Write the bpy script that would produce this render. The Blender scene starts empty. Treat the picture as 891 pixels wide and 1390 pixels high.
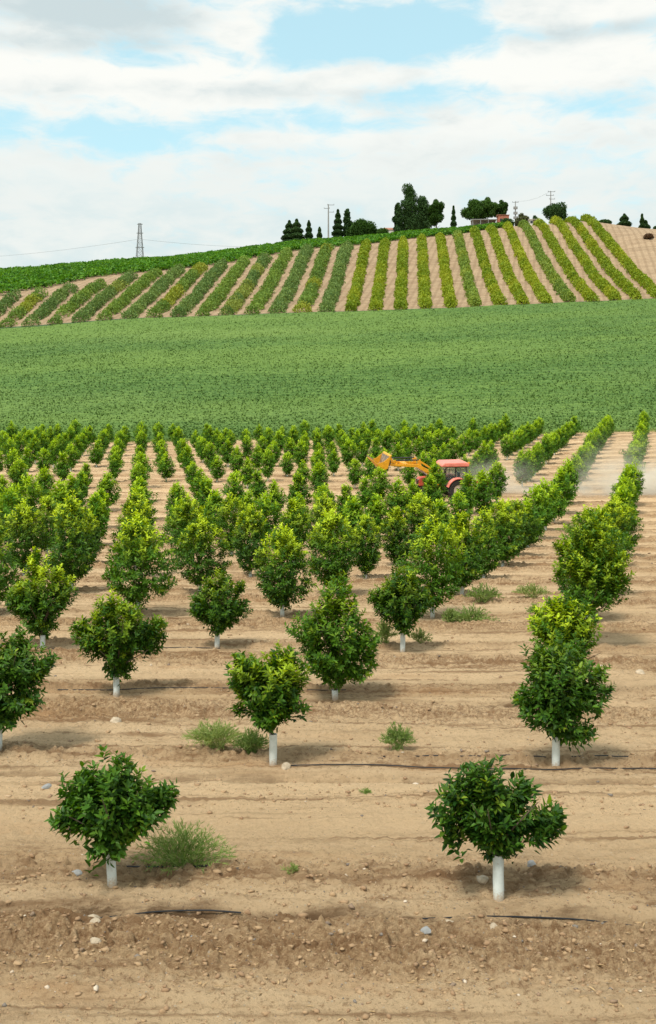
import bpy, math, random
import numpy as np
from mathutils import Vector, Matrix

# ------------------------------------------------------------------ scene, camera, light
S = bpy.context.scene
COL = S.collection
F = 1381.0            # focal length in photo pixels (photo 891 wide)
CAMH = 4.75
cam_d = bpy.data.cameras.new('camera'); cam = bpy.data.objects.new('camera', cam_d); COL.objects.link(cam)
cam.location = (0, 0, CAMH); cam.rotation_euler = (math.radians(90), 0, 0)
cam_d.sensor_fit = 'HORIZONTAL'; cam_d.sensor_width = 36.0; cam_d.lens = F / 891 * 36
cam_d.shift_y = -104 / 891; cam_d.clip_start = 0.1; cam_d.clip_end = 6000
S.camera = cam

SUN_EL, SUN_AZ = math.radians(58), math.radians(215)   # azimuth clockwise from +Y (view direction)
w = bpy.data.worlds.new("World"); S.world = w; w.use_nodes = True
wt = w.node_tree; wt.nodes.clear()
def N(t, typ, **kw):
    n = t.nodes.new(typ)
    for k, v in kw.items(): setattr(n, k, v)
    return n
def math_node(t, op, a, b=None, c=None, clamp=False):
    n = N(t, 'ShaderNodeMath', operation=op); n.use_clamp = clamp
    for i, v in enumerate((a, b, c)):
        if v is None: continue
        if isinstance(v, (int, float)): n.inputs[i].default_value = v
        else: t.links.new(v, n.inputs[i])
    return n.outputs[0]
def smooth(t, v, lo, hi):
    n = N(t, 'ShaderNodeMapRange', interpolation_type='SMOOTHSTEP')
    t.links.new(v, n.inputs['Value']); n.inputs['From Min'].default_value = lo; n.inputs['From Max'].default_value = hi
    return n.outputs['Result']
def mixc(t, f, a, b):
    n = N(t, 'ShaderNodeMix', data_type='RGBA')
    for s, v in ((n.inputs[0], f), (n.inputs[6], a), (n.inputs[7], b)):
        if isinstance(v, (int, float)): s.default_value = v
        elif isinstance(v, tuple): s.default_value = (*v, 1) if len(v) == 3 else v
        else: t.links.new(v, s)
    return n.outputs[2]
def build_sky():
    t = wt
    sky = N(t, 'ShaderNodeTexSky', sky_type='NISHITA', sun_disc=False)
    sky.sun_elevation = SUN_EL; sky.sun_rotation = SUN_AZ; sky.air_density = 1.0; sky.dust_density = 1.5; sky.ozone_density = 1.0
    tc = N(t, 'ShaderNodeTexCoord'); sx = N(t, 'ShaderNodeSeparateXYZ'); t.links.new(tc.outputs['Generated'], sx.inputs[0])
    az = math_node(t, 'ARCTAN2', sx.outputs[0], sx.outputs[1])
    el = math_node(t, 'ARCSINE', sx.outputs[2])
    cb = N(t, 'ShaderNodeCombineXYZ'); t.links.new(az, cb.inputs[0]); t.links.new(el, cb.inputs[1])
    def noise(sx_, sy_, detail, rough, off=0.0, dist=0.0):
        mp = N(t, 'ShaderNodeMapping'); t.links.new(cb.outputs[0], mp.inputs[0])
        mp.inputs['Scale'].default_value = (sx_, sy_, 1); mp.inputs['Location'].default_value = (off, off * .7, off)
        nz = N(t, 'ShaderNodeTexNoise'); t.links.new(mp.outputs[0], nz.inputs['Vector'])
        nz.inputs['Scale'].default_value = 1; nz.inputs['Detail'].default_value = detail; nz.inputs['Roughness'].default_value = rough
        nz.inputs['Distortion'].default_value = dist
        return nz.outputs['Fac']
    n1 = noise(5, 16, 9, .55, 3.1, .3); n2 = noise(22, 55, 8, .6, 7.7, .4); n3 = noise(9, 26, 6, .5, 12.3)
    # cloud banks: (x, y, rx, ry, weight) in degrees-like pixels turned into azimuth / elevation
    def ell(x, y, rx, ry, wgt):
        a0 = math.atan((x - 445.5) / F); e0 = math.atan((591 - y) / F * math.cos(a0))
        dx = math_node(t, 'DIVIDE', math_node(t, 'SUBTRACT', az, a0), rx / F)
        dy = math_node(t, 'DIVIDE', math_node(t, 'SUBTRACT', el, e0), ry / F)
        r2 = math_node(t, 'ADD', math_node(t, 'MULTIPLY', dx, dx), math_node(t, 'MULTIPLY', dy, dy))
        g = math_node(t, 'EXPONENT', math_node(t, 'MULTIPLY', r2, -1.0))
        return math_node(t, 'MULTIPLY', g, wgt)
    def addall(v, lst):
        for e in lst: v = math_node(t, 'ADD', v, ell(*e))
        return v
    base = math_node(t, 'ADD', math_node(t, 'MULTIPLY', math_node(t, 'SUBTRACT', n1, .5), 1.1), math_node(t, 'MULTIPLY', math_node(t, 'SUBTRACT', n2, .5), 1.5))
    base = math_node(t, 'ADD', base, .60)
    dens = addall(base, [
        (505, 48, 150, 36, -.95), (400, 62, 50, 24, -.25), (330, 48, 42, 26, .65), (600, 40, 60, 34, -.35),
        (150, 78, 110, 12, -.35),
        (260, 112, 260, 34, .5), (480, 105, 60, 22, .35),
        (120, 182, 260, 26, -.48), (420, 165, 120, 16, -.22),
        (600, 130, 110, 18, -.48), (830, 142, 80, 14, -.35), (520, 180, 60, 14, -.3),
        (740, 90, 190, 34, .6), (760, 15, 130, 16, .55), (800, 40, 120, 12, -.18),
        (150, 20, 180, 26, .3),
        (350, 190, 80, 11, .45), (505, 188, 60, 12, .45), (700, 175, 130, 16, .3)])
    low = smooth(t, el, .33, .17)      # whitish towards the horizon
    dens = math_node(t, 'ADD', dens, math_node(t, 'MULTIPLY', low, .42))
    mask = smooth(t, dens, .17, .88)
    # grey underside variation
    shade = addall(math_node(t, 'MULTIPLY', smooth(t, n3, .35, .7), .45), [
        (330, 122, 170, 16, .45), (110, 8, 150, 22, 1.0), (60, 60, 120, 16, .5), (200, 60, 60, 10, .3), (830, 38, 110, 12, .6), (60, 120, 100, 10, .2), (560, 105, 30, 14, .35), (270, 98, 200, 14, -.5), (740, 85, 170, 18, -.4)])
    shade = math_node(t, 'ADD', shade, math_node(t, 'MULTIPLY', math_node(t, 'SUBTRACT', n2, .5), .9))
    shade = smooth(t, shade, 0.0, 1.0)
    cloud = mixc(t, shade, (.95, .955, .91), (.60, .70, .72))
    lown = mixc(t, smooth(t, math_node(t, 'ADD', math_node(t, 'MULTIPLY', n3, .6), math_node(t, 'MULTIPLY', n2, .4)), .38, .62), (.66, .785, .80), (.84, .88, .85))
    lowc = mixc(t, low, cloud, lown)
    skyc = N(t, 'ShaderNodeMix', data_type='RGBA', blend_type='MULTIPLY'); skyc.inputs[0].default_value = 1
    t.links.new(sky.outputs[0], skyc.inputs[6]); skyc.inputs[7].default_value = (1.15, 1.28, 1.0, 1)
    bgs = N(t, 'ShaderNodeBackground'); t.links.new(skyc.outputs[2], bgs.inputs[0]); bgs.inputs[1].default_value = .15
    bgv = N(t, 'ShaderNodeBackground'); bgv.inputs[0].default_value = (.82, 1.22, 1.32, 1); bgv.inputs[1].default_value = 1   # added bright cyan that lifts the blue to an overexposed tone
    bg1 = N(t, 'ShaderNodeMixShader'); bg1.inputs[0].default_value = .42; t.links.new(bgs.outputs[0], bg1.inputs[1]); t.links.new(bgv.outputs[0], bg1.inputs[2])
    bg2 = N(t, 'ShaderNodeBackground'); t.links.new(lowc, bg2.inputs[0]); bg2.inputs[1].default_value = .98
    mx = N(t, 'ShaderNodeMixShader'); t.links.new(mask, mx.inputs[0]); t.links.new(bg1.outputs[0], mx.inputs[1]); t.links.new(bg2.outputs[0], mx.inputs[2])
    out = N(t, 'ShaderNodeOutputWorld'); t.links.new(mx.outputs[0], out.inputs[0])
build_sky()

sun_d = bpy.data.lights.new('sun', 'SUN'); sun = bpy.data.objects.new('sun', sun_d); COL.objects.link(sun)
sun_d.energy = 3.2; sun_d.angle = math.radians(13); sun_d.color = (1, .95, .86)
sd = Vector((math.sin(SUN_AZ) * math.cos(SUN_EL), math.cos(SUN_AZ) * math.cos(SUN_EL), math.sin(SUN_EL)))
sun.rotation_euler = sd.to_track_quat('Z', 'Y').to_euler()
S.view_settings.view_transform = 'Standard'; S.view_settings.look = 'None'
S.view_settings.exposure = 0.08; S.view_settings.gamma = 1; S.view_settings.use_curve_mapping = False
S.render.engine = 'CYCLES'; S.cycles.max_bounces = 6; S.cycles.diffuse_bounces = 3; S.cycles.transmission_bounces = 4
S.cycles.volume_bounces = 3; S.cycles.volume_step_rate = 1.0; S.cycles.transparent_max_bounces = 8

# ------------------------------------------------------------------ numpy noise
def _h(ix, iy, seed):
    n = (ix.astype(np.int64) * 374761393 + iy.astype(np.int64) * 668265263 + seed * 1442695041) & 0xffffffff
    n = ((n ^ (n >> 13)) * 1274126177) & 0xffffffff
    n = n ^ (n >> 16)
    return (n & 0xffffff) / float(0xffffff)
def vnoise(x, y, seed=0):
    ix = np.floor(x); iy = np.floor(y); fx = x - ix; fy = y - iy
    fx = fx * fx * (3 - 2 * fx); fy = fy * fy * (3 - 2 * fy)
    a = _h(ix, iy, seed); b = _h(ix + 1, iy, seed); c = _h(ix, iy + 1, seed); d = _h(ix + 1, iy + 1, seed)
    return (a + (b - a) * fx) * (1 - fy) + (c + (d - c) * fx) * fy - .5
def fbm(x, y, seed=0, octv=4, gain=.5):
    s = 0; a = 1
    for i in range(octv):
        s = s + a * vnoise(x * 2 ** i + 17.3 * i, y * 2 ** i - 9.1 * i, seed + i); a *= gain
    return s

# ------------------------------------------------------------------ terrain
W = 4.0
TX = np.array([-900, -300, 0, 200, 445, 600, 700, 794, 891, 1200, 1800.])
YK = np.array([56, 66, 80, 97, 120, 185, 251, 280, 300, 325, 350, 375, 420, 500, 700.])
PX = {  # image height of the ground (photo pixels) along each bearing, from depth 120 m on
 120: [612, 608, 604, 601, 598, 594, 592, 589, 587, 583, 580],
 251: [465, 458, 447, 433, 425, 420, 415, 411, 407, 398, 395],
 280: [430, 422, 397, 398, 393, 390, 386, 380, 372, 365, 362],
 300: [415, 404, 385, 376, 368, 369, 365, 355, 345, 344, 342],
 325: [402, 390, 375, 363, 341, 344, 337, 326, 317, 324, 324],
 350: [394, 382, 370, 356, 333, 324, 312, 302, 311, 318, 320],
 375: [390, 380, 370, 355, 329, 316, 307, 301, 313, 320, 324],
 420: [394, 385, 375, 360, 334, 321, 312, 307, 320, 328, 332],
 500: [400, 392, 381, 367, 341, 329, 320, 316, 328, 336, 342],
 700: [405, 396, 385, 371, 346, 335, 327, 324, 335, 344, 350]}
ZT = np.zeros((len(YK), len(TX)))
for i, yk in enumerate(YK):
    if yk in PX: ZT[i] = CAMH - (np.array(PX[yk], float) - 591) / F * yk
z120 = ZT[list(YK).index(120)]
for yk, f in ((56, 0), (66, .09), (80, .33), (97, .62)): ZT[list(YK).index(yk)] = z120 * f
z251 = ZT[list(YK).index(251)]; ZT[list(YK).index(185)] = z120 + (z251 - z120) * .48
def _slopes():
    m = np.zeros_like(ZT)
    d = (ZT[1:] - ZT[:-1]) / (YK[1:] - YK[:-1])[:, None]
    for i in range(1, len(YK) - 1):
        h0 = YK[i] - YK[i - 1]; h1 = YK[i + 1] - YK[i]
        m[i] = (d[i - 1] * h1 + d[i] * h0) / (h0 + h1)
    m[0] = 0; m[-1] = 0
    return m
MT = _slopes()
def macro(X, Y):
    X = np.asarray(X, float); Y = np.asarray(Y, float)
    t = np.clip(445.5 + F * X / np.maximum(Y, 30), TX[0], TX[-1])
    y = np.clip(Y, YK[0], YK[-1])
    i = np.clip(np.searchsorted(YK, y) - 1, 0, len(YK) - 2)
    h = YK[i + 1] - YK[i]; u = (y - YK[i]) / h
    k = np.clip(np.searchsorted(TX, t) - 1, 0, len(TX) - 2)
    v = (t - TX[k]) / (TX[k + 1] - TX[k]); v = v * v * (3 - 2 * v) * .5 + v * .5
    def mix(T, r): return T[r, k] * (1 - v) + T[r, k + 1] * v
    z = (2 * u**3 - 3 * u**2 + 1) * mix(ZT, i) + (u**3 - 2 * u**2 + u) * h * mix(MT, i) + (-2 * u**3 + 3 * u**2) * mix(ZT, i + 1) + (u**3 - u**2) * h * mix(MT, i + 1)
    return np.where(Y < YK[0], 0.0, z) - .34 * np.exp(-((Y - 49) / 13) ** 2)
ROWTILT = .055
Y_FIELD = 121.5
def rowline(X, Y):          # distance (m) in front of / behind the nearest tree row line, 0..4
    Yp = Y + ROWTILT * (X + 2.0)
    return np.mod(Yp - 10.55, W)
def g01(x, c, s): return np.exp(-((x - c) / s) ** 2)
def micro(X, Y):
    d = rowline(X, Y + .10 * vnoise(X * .5, Y * .3, 5) + .05 * vnoise(X * 2.1, Y, 6))
    fade = np.clip((Y - 4) / 3, 0, 1) * np.clip((Y_FIELD + 1 - Y) / 4, 0, 1)
    calm = 1 - .85 * np.clip((Y - 11) / .5, 0, 1) * np.clip((15 - Y) / .6, 0, 1)
    rough = .25 + .9 * g01(d, 2.95, .5) * calm + .7 * g01(d, .55, .3) + .25 * vnoise(X * .35, Y * .8, 8)
    rough = np.maximum(rough, .12)
    z = -.13 * g01(d, 3.62, .15) + .05 * g01(d, 3.2, .28) + .035 * g01(d, .42, .14) - .02 * g01(d, 1.5, .35) + .02 * g01(d, 2.1, .15)
    z = z * (.55 + 1.1 * (vnoise(X * .6, Y * .6, 9) + .5))
    z = z + .05 * fbm(X * .35, Y * 1.1, 11, 3)
    n = fbm(X * 2.6, Y * 4.2, 21, 4, .66); z = z + .10 * n * rough
    c = np.abs(vnoise(X * 8, Y * 11, 31)) + .6 * np.abs(vnoise(X * 17, Y * 21, 33)); z = z + .12 * c * rough + .11 * np.maximum(vnoise(X * 13, Y * 15, 37) - .12, 0) * rough + .06 * np.maximum(vnoise(X * 24, Y * 26, 39) - .15, 0) * rough
    z = z + .022 * vnoise(X * 26, Y * 30, 41) * (rough + .15)
    # tread marks of a tyre between the rows
    tr = g01(d, 1.55, .22) * (np.sin((X + .9 * np.abs(d - 1.55)) * 24) > .2) * -.012
    return (z + tr) * fade
def ground(x, y):
    return float(macro(x, y) + micro(np.array([x]), np.array([y]))[0])

def mesh_from(name, V, Fq, mats=(), matidx=None, smooth_=False, attrs=None):
    """V (n,3); Fq (m,4) or (m,3) int array"""
    me = bpy.data.meshes.new(name)
    V = np.ascontiguousarray(V, np.float32); Fq = np.ascontiguousarray(Fq, np.int32); k = Fq.shape[1]
    me.vertices.add(len(V)); me.vertices.foreach_set('co', V.ravel())
    me.loops.add(Fq.size); me.loops.foreach_set('vertex_index', Fq.ravel())
    me.polygons.add(len(Fq)); me.polygons.foreach_set('loop_start', np.arange(0, Fq.size, k, dtype=np.int32))
    me.polygons.foreach_set('loop_total', np.full(len(Fq), k, np.int32))
    if matidx is not None: me.polygons.foreach_set('material_index', np.ascontiguousarray(matidx, np.int32))
    if smooth_: me.polygons.foreach_set('use_smooth', np.ones(len(Fq), bool))
    for m in mats: me.materials.append(m)
    for k_, a in (attrs or {}).items():
        at = me.attributes.new(k_, 'FLOAT', 'POINT'); at.data.foreach_set('value', np.ascontiguousarray(a, np.float32))
    me.update(calc_edges=True); me.validate()
    return me
def link(name, me, parent=None, loc=(0, 0, 0), rz=0):
    o = bpy.data.objects.new(name, me); COL.objects.link(o); o.location = loc; o.rotation_euler = (0, 0, rz)
    if parent: o.parent = parent
    return o
def tag(o, label=None, cat=None, group=None, kind=None):
    if label: o['label'] = label
    if cat: o['category'] = cat
    if group: o['group'] = group
    if kind: o['kind'] = kind
    return o
def empty(name, loc, rz=0):
    o = link(name, None, None, loc, rz); o.empty_display_size = .3; return o

# ------------------------------------------------------------------ materials
def mat(name):
    m = bpy.data.materials.new(name); m.use_nodes = True; t = m.node_tree; t.nodes.clear()
    out = N(t, 'ShaderNodeOutputMaterial'); b = N(t, 'ShaderNodeBsdfPrincipled'); t.links.new(b.outputs[0], out.inputs[0])
    return m, t, b, out
def tex(t, scale, detail=4, rough=.55, vec=None, dist=0):
    n = N(t, 'ShaderNodeTexNoise'); n.inputs['Scale'].default_value = scale; n.inputs['Detail'].default_value = detail
    n.inputs['Roughness'].default_value = rough; n.inputs['Distortion'].default_value = dist
    if vec is not None: t.links.new(vec, n.inputs['Vector'])
    return n.outputs['Fac']
def geo_pos(t, scale=(1, 1, 1), obj=False):
    if obj: src = N(t, 'ShaderNodeTexCoord').outputs['Object']
    else: src = N(t, 'ShaderNodeNewGeometry').outputs['Position']
    mp = N(t, 'ShaderNodeMapping'); t.links.new(src, mp.inputs[0]); mp.inputs['Scale'].default_value = scale
    return mp.outputs[0]
def bump(t, b, h, strength=.5, dist=.02):
    n = N(t, 'ShaderNodeBump'); n.inputs['Strength'].default_value = strength; n.inputs['Distance'].default_value = dist
    t.links.new(h, n.inputs['Height']); t.links.new(n.outputs[0], b.inputs['Normal'])
def simple(name, col, rough=.6, metal=0, var=.15, scale=12, bmp=0, spec=.5):
    m, t, b, _ = mat(name)
    p = geo_pos(t, obj=True); f = tex(t, scale, 5, .6, p)
    dark = tuple(c * (1 - var * 1.6) for c in col); lite = tuple(min(1, c * (1 + var)) for c in col)
    t.links.new(mixc(t, smooth(t, f, .3, .7), dark, lite), b.inputs['Base Color'])
    b.inputs['Roughness'].default_value = rough; b.inputs['Metallic'].default_value = metal; b.inputs['Specular IOR Level'].default_value = spec
    if bmp: bump(t, b, f, .5, bmp)
    return m
def leafmat(name, dark, mid, young, rough=.42, transl=.28, spec=.4):
    m, t, b, out = mat(name)
    a = N(t, 'ShaderNodeAttribute', attribute_name='var').outputs['Fac']; y = N(t, 'ShaderNodeAttribute', attribute_name='young').outputs['Fac']
    oi = N(t, 'ShaderNodeObjectInfo').outputs['Random']
    v = math_node(t, 'ADD', a, math_node(t, 'MULTIPLY', math_node(t, 'SUBTRACT', oi, .5), .35), clamp=True)
    c = mixc(t, y, mixc(t, v, dark, mid), young)
    t.links.new(c, b.inputs['Base Color']); b.inputs['Roughness'].default_value = rough; b.inputs['Specular IOR Level'].default_value = spec
    tr = N(t, 'ShaderNodeBsdfTranslucent')
    hs = N(t, 'ShaderNodeHueSaturation'); hs.inputs['Value'].default_value = 1.5; hs.inputs['Saturation'].default_value = 1.1; hs.inputs['Hue'].default_value = .485
    t.links.new(c, hs.inputs['Color']); t.links.new(hs.outputs[0], tr.inputs[0])
    mx = N(t, 'ShaderNodeMixShader'); mx.inputs[0].default_value = transl
    t.links.new(b.outputs[0], mx.inputs[1]); t.links.new(tr.outputs[0], mx.inputs[2]); t.links.new(mx.outputs[0], out.inputs[0])
    return m

def soil_material(name, light, mid, dark, red, stripes=True):
    m, t, b, _ = mat(name)
    P = geo_pos(t); Ps = geo_pos(t, (.22, 1.0, 1)); Pt = geo_pos(t, (.5, 1.6, 1))
    big = tex(t, .45, 5, .6, Ps); med = tex(t, 2.6, 8, .68, Pt); fine = tex(t, 17, 8, .78, P); grain = tex(t, 85, 3, .7, P)
    col = mixc(t, smooth(t, big, .36, .62), mid, light)
    col = mixc(t, math_node(t, 'MULTIPLY', smooth(t, med, .5, .68), .85), col, dark)
    col = mixc(t, math_node(t, 'MULTIPLY', smooth(t, fine, .52, .62), .8), col, dark)  # random soil tone, contrast raised to paint in crisp clod shadows
    col = mixc(t, math_node(t, 'MULTIPLY', smooth(t, fine, .46, .36), .5), col, light)
    rn = tex(t, .9, 4, .6, geo_pos(t, (.3, 1.2, 1)))
    col = mixc(t, math_node(t, 'MULTIPLY', smooth(t, rn, .55, .75), .6), col, red)
    # pale and grey grit
    vo = N(t, 'ShaderNodeTexVoronoi', feature='F1'); t.links.new(P, vo.inputs['Vector']); vo.inputs['Scale'].default_value = 26
    sc = N(t, 'ShaderNodeSeparateColor'); t.links.new(vo.outputs['Color'], sc.inputs[0])
    pick = math_node(t, 'MULTIPLY', math_node(t, 'GREATER_THAN', sc.outputs[0], .9), math_node(t, 'LESS_THAN', vo.outputs['Distance'], .28))
    col = mixc(t, math_node(t, 'MULTIPLY', pick, .8), col, mixc(t, math_node(t, 'GREATER_THAN', sc.outputs[1], .35), (.19, .17, .16), (.60, .50, .38)))
    if not stripes:     # tillage marks running up the slope
        wv = N(t, 'ShaderNodeTexWave', wave_type='BANDS', bands_direction='X'); sh = N(t, 'ShaderNodeMapping'); t.links.new(N(t, 'ShaderNodeNewGeometry').outputs['Position'], sh.inputs[0])
        sh.inputs['Rotation'].default_value = (0, 0, math.radians(12)); sh.inputs['Scale'].default_value = (1, 1, 0); t.links.new(sh.outputs[0], wv.inputs[0])
        wv.inputs['Scale'].default_value = .16; wv.inputs['Distortion'].default_value = 1.2; wv.inputs['Detail'].default_value = 4; wv.inputs['Detail Scale'].default_value = .6
        col = mixc(t, math_node(t, 'MULTIPLY', smooth(t, wv.outputs['Fac'], .5, .9), .35), col, dark)
    if stripes:
        # moist darker soil along the irrigation line of every row, paler dry tracks between
        sp = N(t, 'ShaderNodeSeparateXYZ'); t.links.new(N(t, 'ShaderNodeNewGeometry').outputs['Position'], sp.inputs[0])
        yp = math_node(t, 'ADD', sp.outputs[1], math_node(t, 'MULTIPLY', math_node(t, 'ADD', sp.outputs[0], 2.0), ROWTILT))
        yp = math_node(t, 'ADD', yp, math_node(t, 'MULTIPLY', math_node(t, 'SUBTRACT', tex(t, .7, 3, .5, P), .5), .5))
        d = math_node(t, 'FLOORED_MODULO', math_node(t, 'SUBTRACT', yp, 10.55), W)
        def band(c, s):
            x = math_node(t, 'DIVIDE', math_node(t, 'SUBTRACT', d, c), s)
            return math_node(t, 'EXPONENT', math_node(t, 'MULTIPLY', math_node(t, 'MULTIPLY', x, x), -1))
        nb = smooth(t, med, .35, .6)
        col = mixc(t, math_node(t, 'MULTIPLY', math_node(t, 'MULTIPLY', band(3.62, .2), nb), 1.0), col, tuple(c * .5 for c in dark))
        col = mixc(t, math_node(t, 'MULTIPLY', math_node(t, 'MULTIPLY', band(2.95, .45), smooth(t, fine, .35, .6)), math_node(t, 'ADD', .12, math_node(t, 'MULTIPLY', .65, math_node(t, 'GREATER_THAN', math_node(t, 'ABSOLUTE', math_node(t, 'SUBTRACT', yp, 13.0)), 1.9)))), col, dark)
        col = mixc(t, math_node(t, 'MULTIPLY', smooth(t, math_node(t, 'ABSOLUTE', math_node(t, 'SUBTRACT', yp, 13.3)), 1.3, .6), .6), col, tuple(c * 1.12 for c in light))
        col = mixc(t, math_node(t, 'MULTIPLY', band(.5, .25), .4), col, dark)
        col = mixc(t, math_node(t, 'MULTIPLY', band(1.5, .5), .55), col, light)
        col = mixc(t, math_node(t, 'MULTIPLY', band(3.95, .14), .5), col, light)
        # thin tilled lines across the whole orchard
        wv = tex(t, 1.0, 5, .65, geo_pos(t, (.1, 3.2, 1)))
        col = mixc(t, math_node(t, 'MULTIPLY', smooth(t, wv, .54, .64), .75), col, dark)
        col = mixc(t, math_node(t, 'MULTIPLY', smooth(t, wv, .45, .33), .4), col, light)
    t.links.new(col, b.inputs['Base Color']); b.inputs['Roughness'].default_value = .95; b.inputs['Specular IOR Level'].default_value = .15
    h = math_node(t, 'ADD', math_node(t, 'MULTIPLY', fine, .7), math_node(t, 'MULTIPLY', grain, .3))
    bump(t, b, h, 1.0, .10)
    return m
M_SOIL = soil_material('orchard_soil', (.74, .525, .31), (.55, .365, .198), (.27, .150, .072), (.50, .26, .115))
M_HILL = soil_material('hill_soil', (.45, .325, .205), (.34, .24, .15), (.20, .13, .075), (.36, .20, .11), stripes=False)
M_EARTH = simple('crop_earth', (.06, .11, .04), .95, scale=.5, var=.3)
M_GRASS = simple('dry_field', (.30, .26, .14), .95, scale=.05, var=.2)
M_LEAF = leafmat('citrus_leaf', (.016, .066, .006), (.094, .228, .013), (.54, .68, .03), .5, .30, .3)
M_LEAF_DARK = leafmat('citrus_leaf_dark', (.016, .062, .007), (.082, .205, .015), (.42, .54, .03), .5, .25, .3)
M_LEAF_FAR = leafmat('citrus_leaf_far', (.026, .098, .008), (.096, .250, .014), (.42, .60, .03), .55, .3, .25)
M_BARK = simple('bark', (.12, .09, .06), .9, scale=30, bmp=.004)
def guard_material():
    m, t, b, _ = mat('guard_plastic'); p = geo_pos(t, obj=True); f = tex(t, 9, 6, .65, p); f2 = tex(t, 40, 4, .6, p)
    c = mixc(t, smooth(t, f, .3, .75), (.72, .77, .73), (.56, .62, .58))
    z = N(t, 'ShaderNodeSeparateXYZ'); t.links.new(N(t, 'ShaderNodeTexCoord').outputs['Object'], z.inputs[0])
    k = smooth(t, math_node(t, 'ADD', z.outputs[2], math_node(t, 'MULTIPLY', math_node(t, 'SUBTRACT', f2, .5), .22)), .12, .0)
    c = mixc(t, math_node(t, 'MULTIPLY', k, .8), c, (.42, .29, .17))
    c = mixc(t, math_node(t, 'MULTIPLY', smooth(t, f2, .62, .72), .5), c, (.40, .32, .22))
    t.links.new(c, b.inputs['Base Color']); b.inputs['Roughness'].default_value = .6; bump(t, b, f2, .4, .006); return m
M_GUARD = guard_material()
M_HOSE = simple('hose_rubber', (.018, .018, .02), .45, scale=3)
M_STONE = simple('stone', (.50, .40, .28), .9, scale=8, var=.2, bmp=.01)
M_PEB = simple('pebble', (.42, .34, .26), .9, scale=1.5, var=.45)
M_STRAW = simple('straw', (.50, .34, .17), .9, scale=3, var=.3)
M_WEED = leafmat('weed_green', (.10, .19, .035), (.23, .34, .08), (.42, .44, .15), .6, .3)

# ------------------------------------------------------------------ ground sheet
def build_ground():
    ys = [0.5]
    while ys[-1] < 6.2: ys.append(ys[-1] + .12)
    while ys[-1] < 16: ys.append(ys[-1] * 1.0013)
    while ys[-1] < 45: ys.append(ys[-1] * 1.0027)
    while ys[-1] < 122: ys.append(ys[-1] * 1.0045)
    while ys[-1] < 430: ys.append(ys[-1] * 1.012)
    ys += [450, 480, 500, 540, 600, 700, 850, 1100, 1600, 2400]
    tc = np.linspace(-.40, .40, 761)
    to = .40 * 1.12 ** np.arange(1, 66)
    ts = np.concatenate([-to[::-1], tc, to])
    Y, T = np.meshgrid(np.array(ys), ts, indexing='ij')
    X = T * (Y + 2)
    X = np.clip(X, -2500, 2500) + T * 1e-3
    Z = macro(X, Y) + micro(X, Y)
    n, m = Y.shape
    V = np.stack([X, Y, Z], -1).reshape(-1, 3)
    idx = np.arange(n * m).reshape(n, m)
    Fq = np.stack([idx[:-1, :-1], idx[:-1, 1:], idx[1:, 1:], idx[1:, :-1]], -1).reshape(-1, 4)
    cy = (Y[:-1, :-1]).ravel(); cx = X[:-1, :-1].ravel(); ct = 445.5 + F * cx / np.maximum(cy, 1)
    mi = np.zeros(len(Fq), int)
    mi[(cy > Y_FIELD) & (cy < 250)] = 1
    mi[cy >= 250] = 2
    mi[cy > 440] = 3
    b = len(V)   # ground behind the camera
    V = np.concatenate([V, [[-2500, .5, 0], [2500, .5, 0], [2500, -2500, 0], [-2500, -2500, 0]]])
    Fq = np.concatenate([Fq, [[b + 3, b + 2, b + 1, b]]]); mi = np.concatenate([mi, [0]])
    me = mesh_from('ground', V, Fq, (M_SOIL, M_EARTH, M_HILL, M_GRASS), mi, smooth_=True)
    tag(link('ground', me), kind='structure')
build_ground()

# ------------------------------------------------------------------ leaf cards
def leaf_cloud(P, D, Nn, L, Wd, var, young, fold=.25, curl=.12):
    """P base points, D unit axis, Nn approx normals -> folded pointed leaves (2 quads each)."""
    n = len(P)
    D = D / np.linalg.norm(D, axis=1, keepdims=True)
    Sx = np.cross(D, Nn); ln = np.linalg.norm(Sx, axis=1, keepdims=True); ln[ln < 1e-5] = 1; Sx /= ln
    Nn = np.cross(Sx, D)
    L = np.broadcast_to(L, n)[:, None]; Wd = np.broadcast_to(Wd, n)[:, None]
    tip = P + D * L - Nn * L * curl
    up = Nn * Wd * fold
    a1 = P + D * L * .32 + Sx * Wd * .5 + up; a2 = P + D * L * .70 + Sx * Wd * .38 + up * .5 - Nn * L * curl * .5
    b1 = P + D * L * .32 - Sx * Wd * .5 + up; b2 = P + D * L * .70 - Sx * Wd * .38 + up * .5 - Nn * L * curl * .5
    V = np.stack([P, a1, a2, tip, b2, b1], 1).reshape(-1, 3)
    i = np.arange(n)[:, None] * 6
    Fq = np.concatenate([i + np.array([[0, 1, 2, 3]]), i + np.array([[0, 3, 4, 5]])])
    return V, Fq, np.repeat(var, 6), np.repeat(young, 6)
def quad_cloud(P, size, rng, var, young, up_bias=.4, asp=.6):
    n = len(P)
    D = rng.normal(size=(n, 3)); D[:, 2] += up_bias
    Nn = rng.normal(size=(n, 3)); Nn[:, 2] += .6
    return leaf_cloud(P - D / np.linalg.norm(D, axis=1, keepdims=True) * np.asarray(size).reshape(-1, 1) * .5, D, Nn, size, size * asp, var, young, .2, .1)

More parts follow.
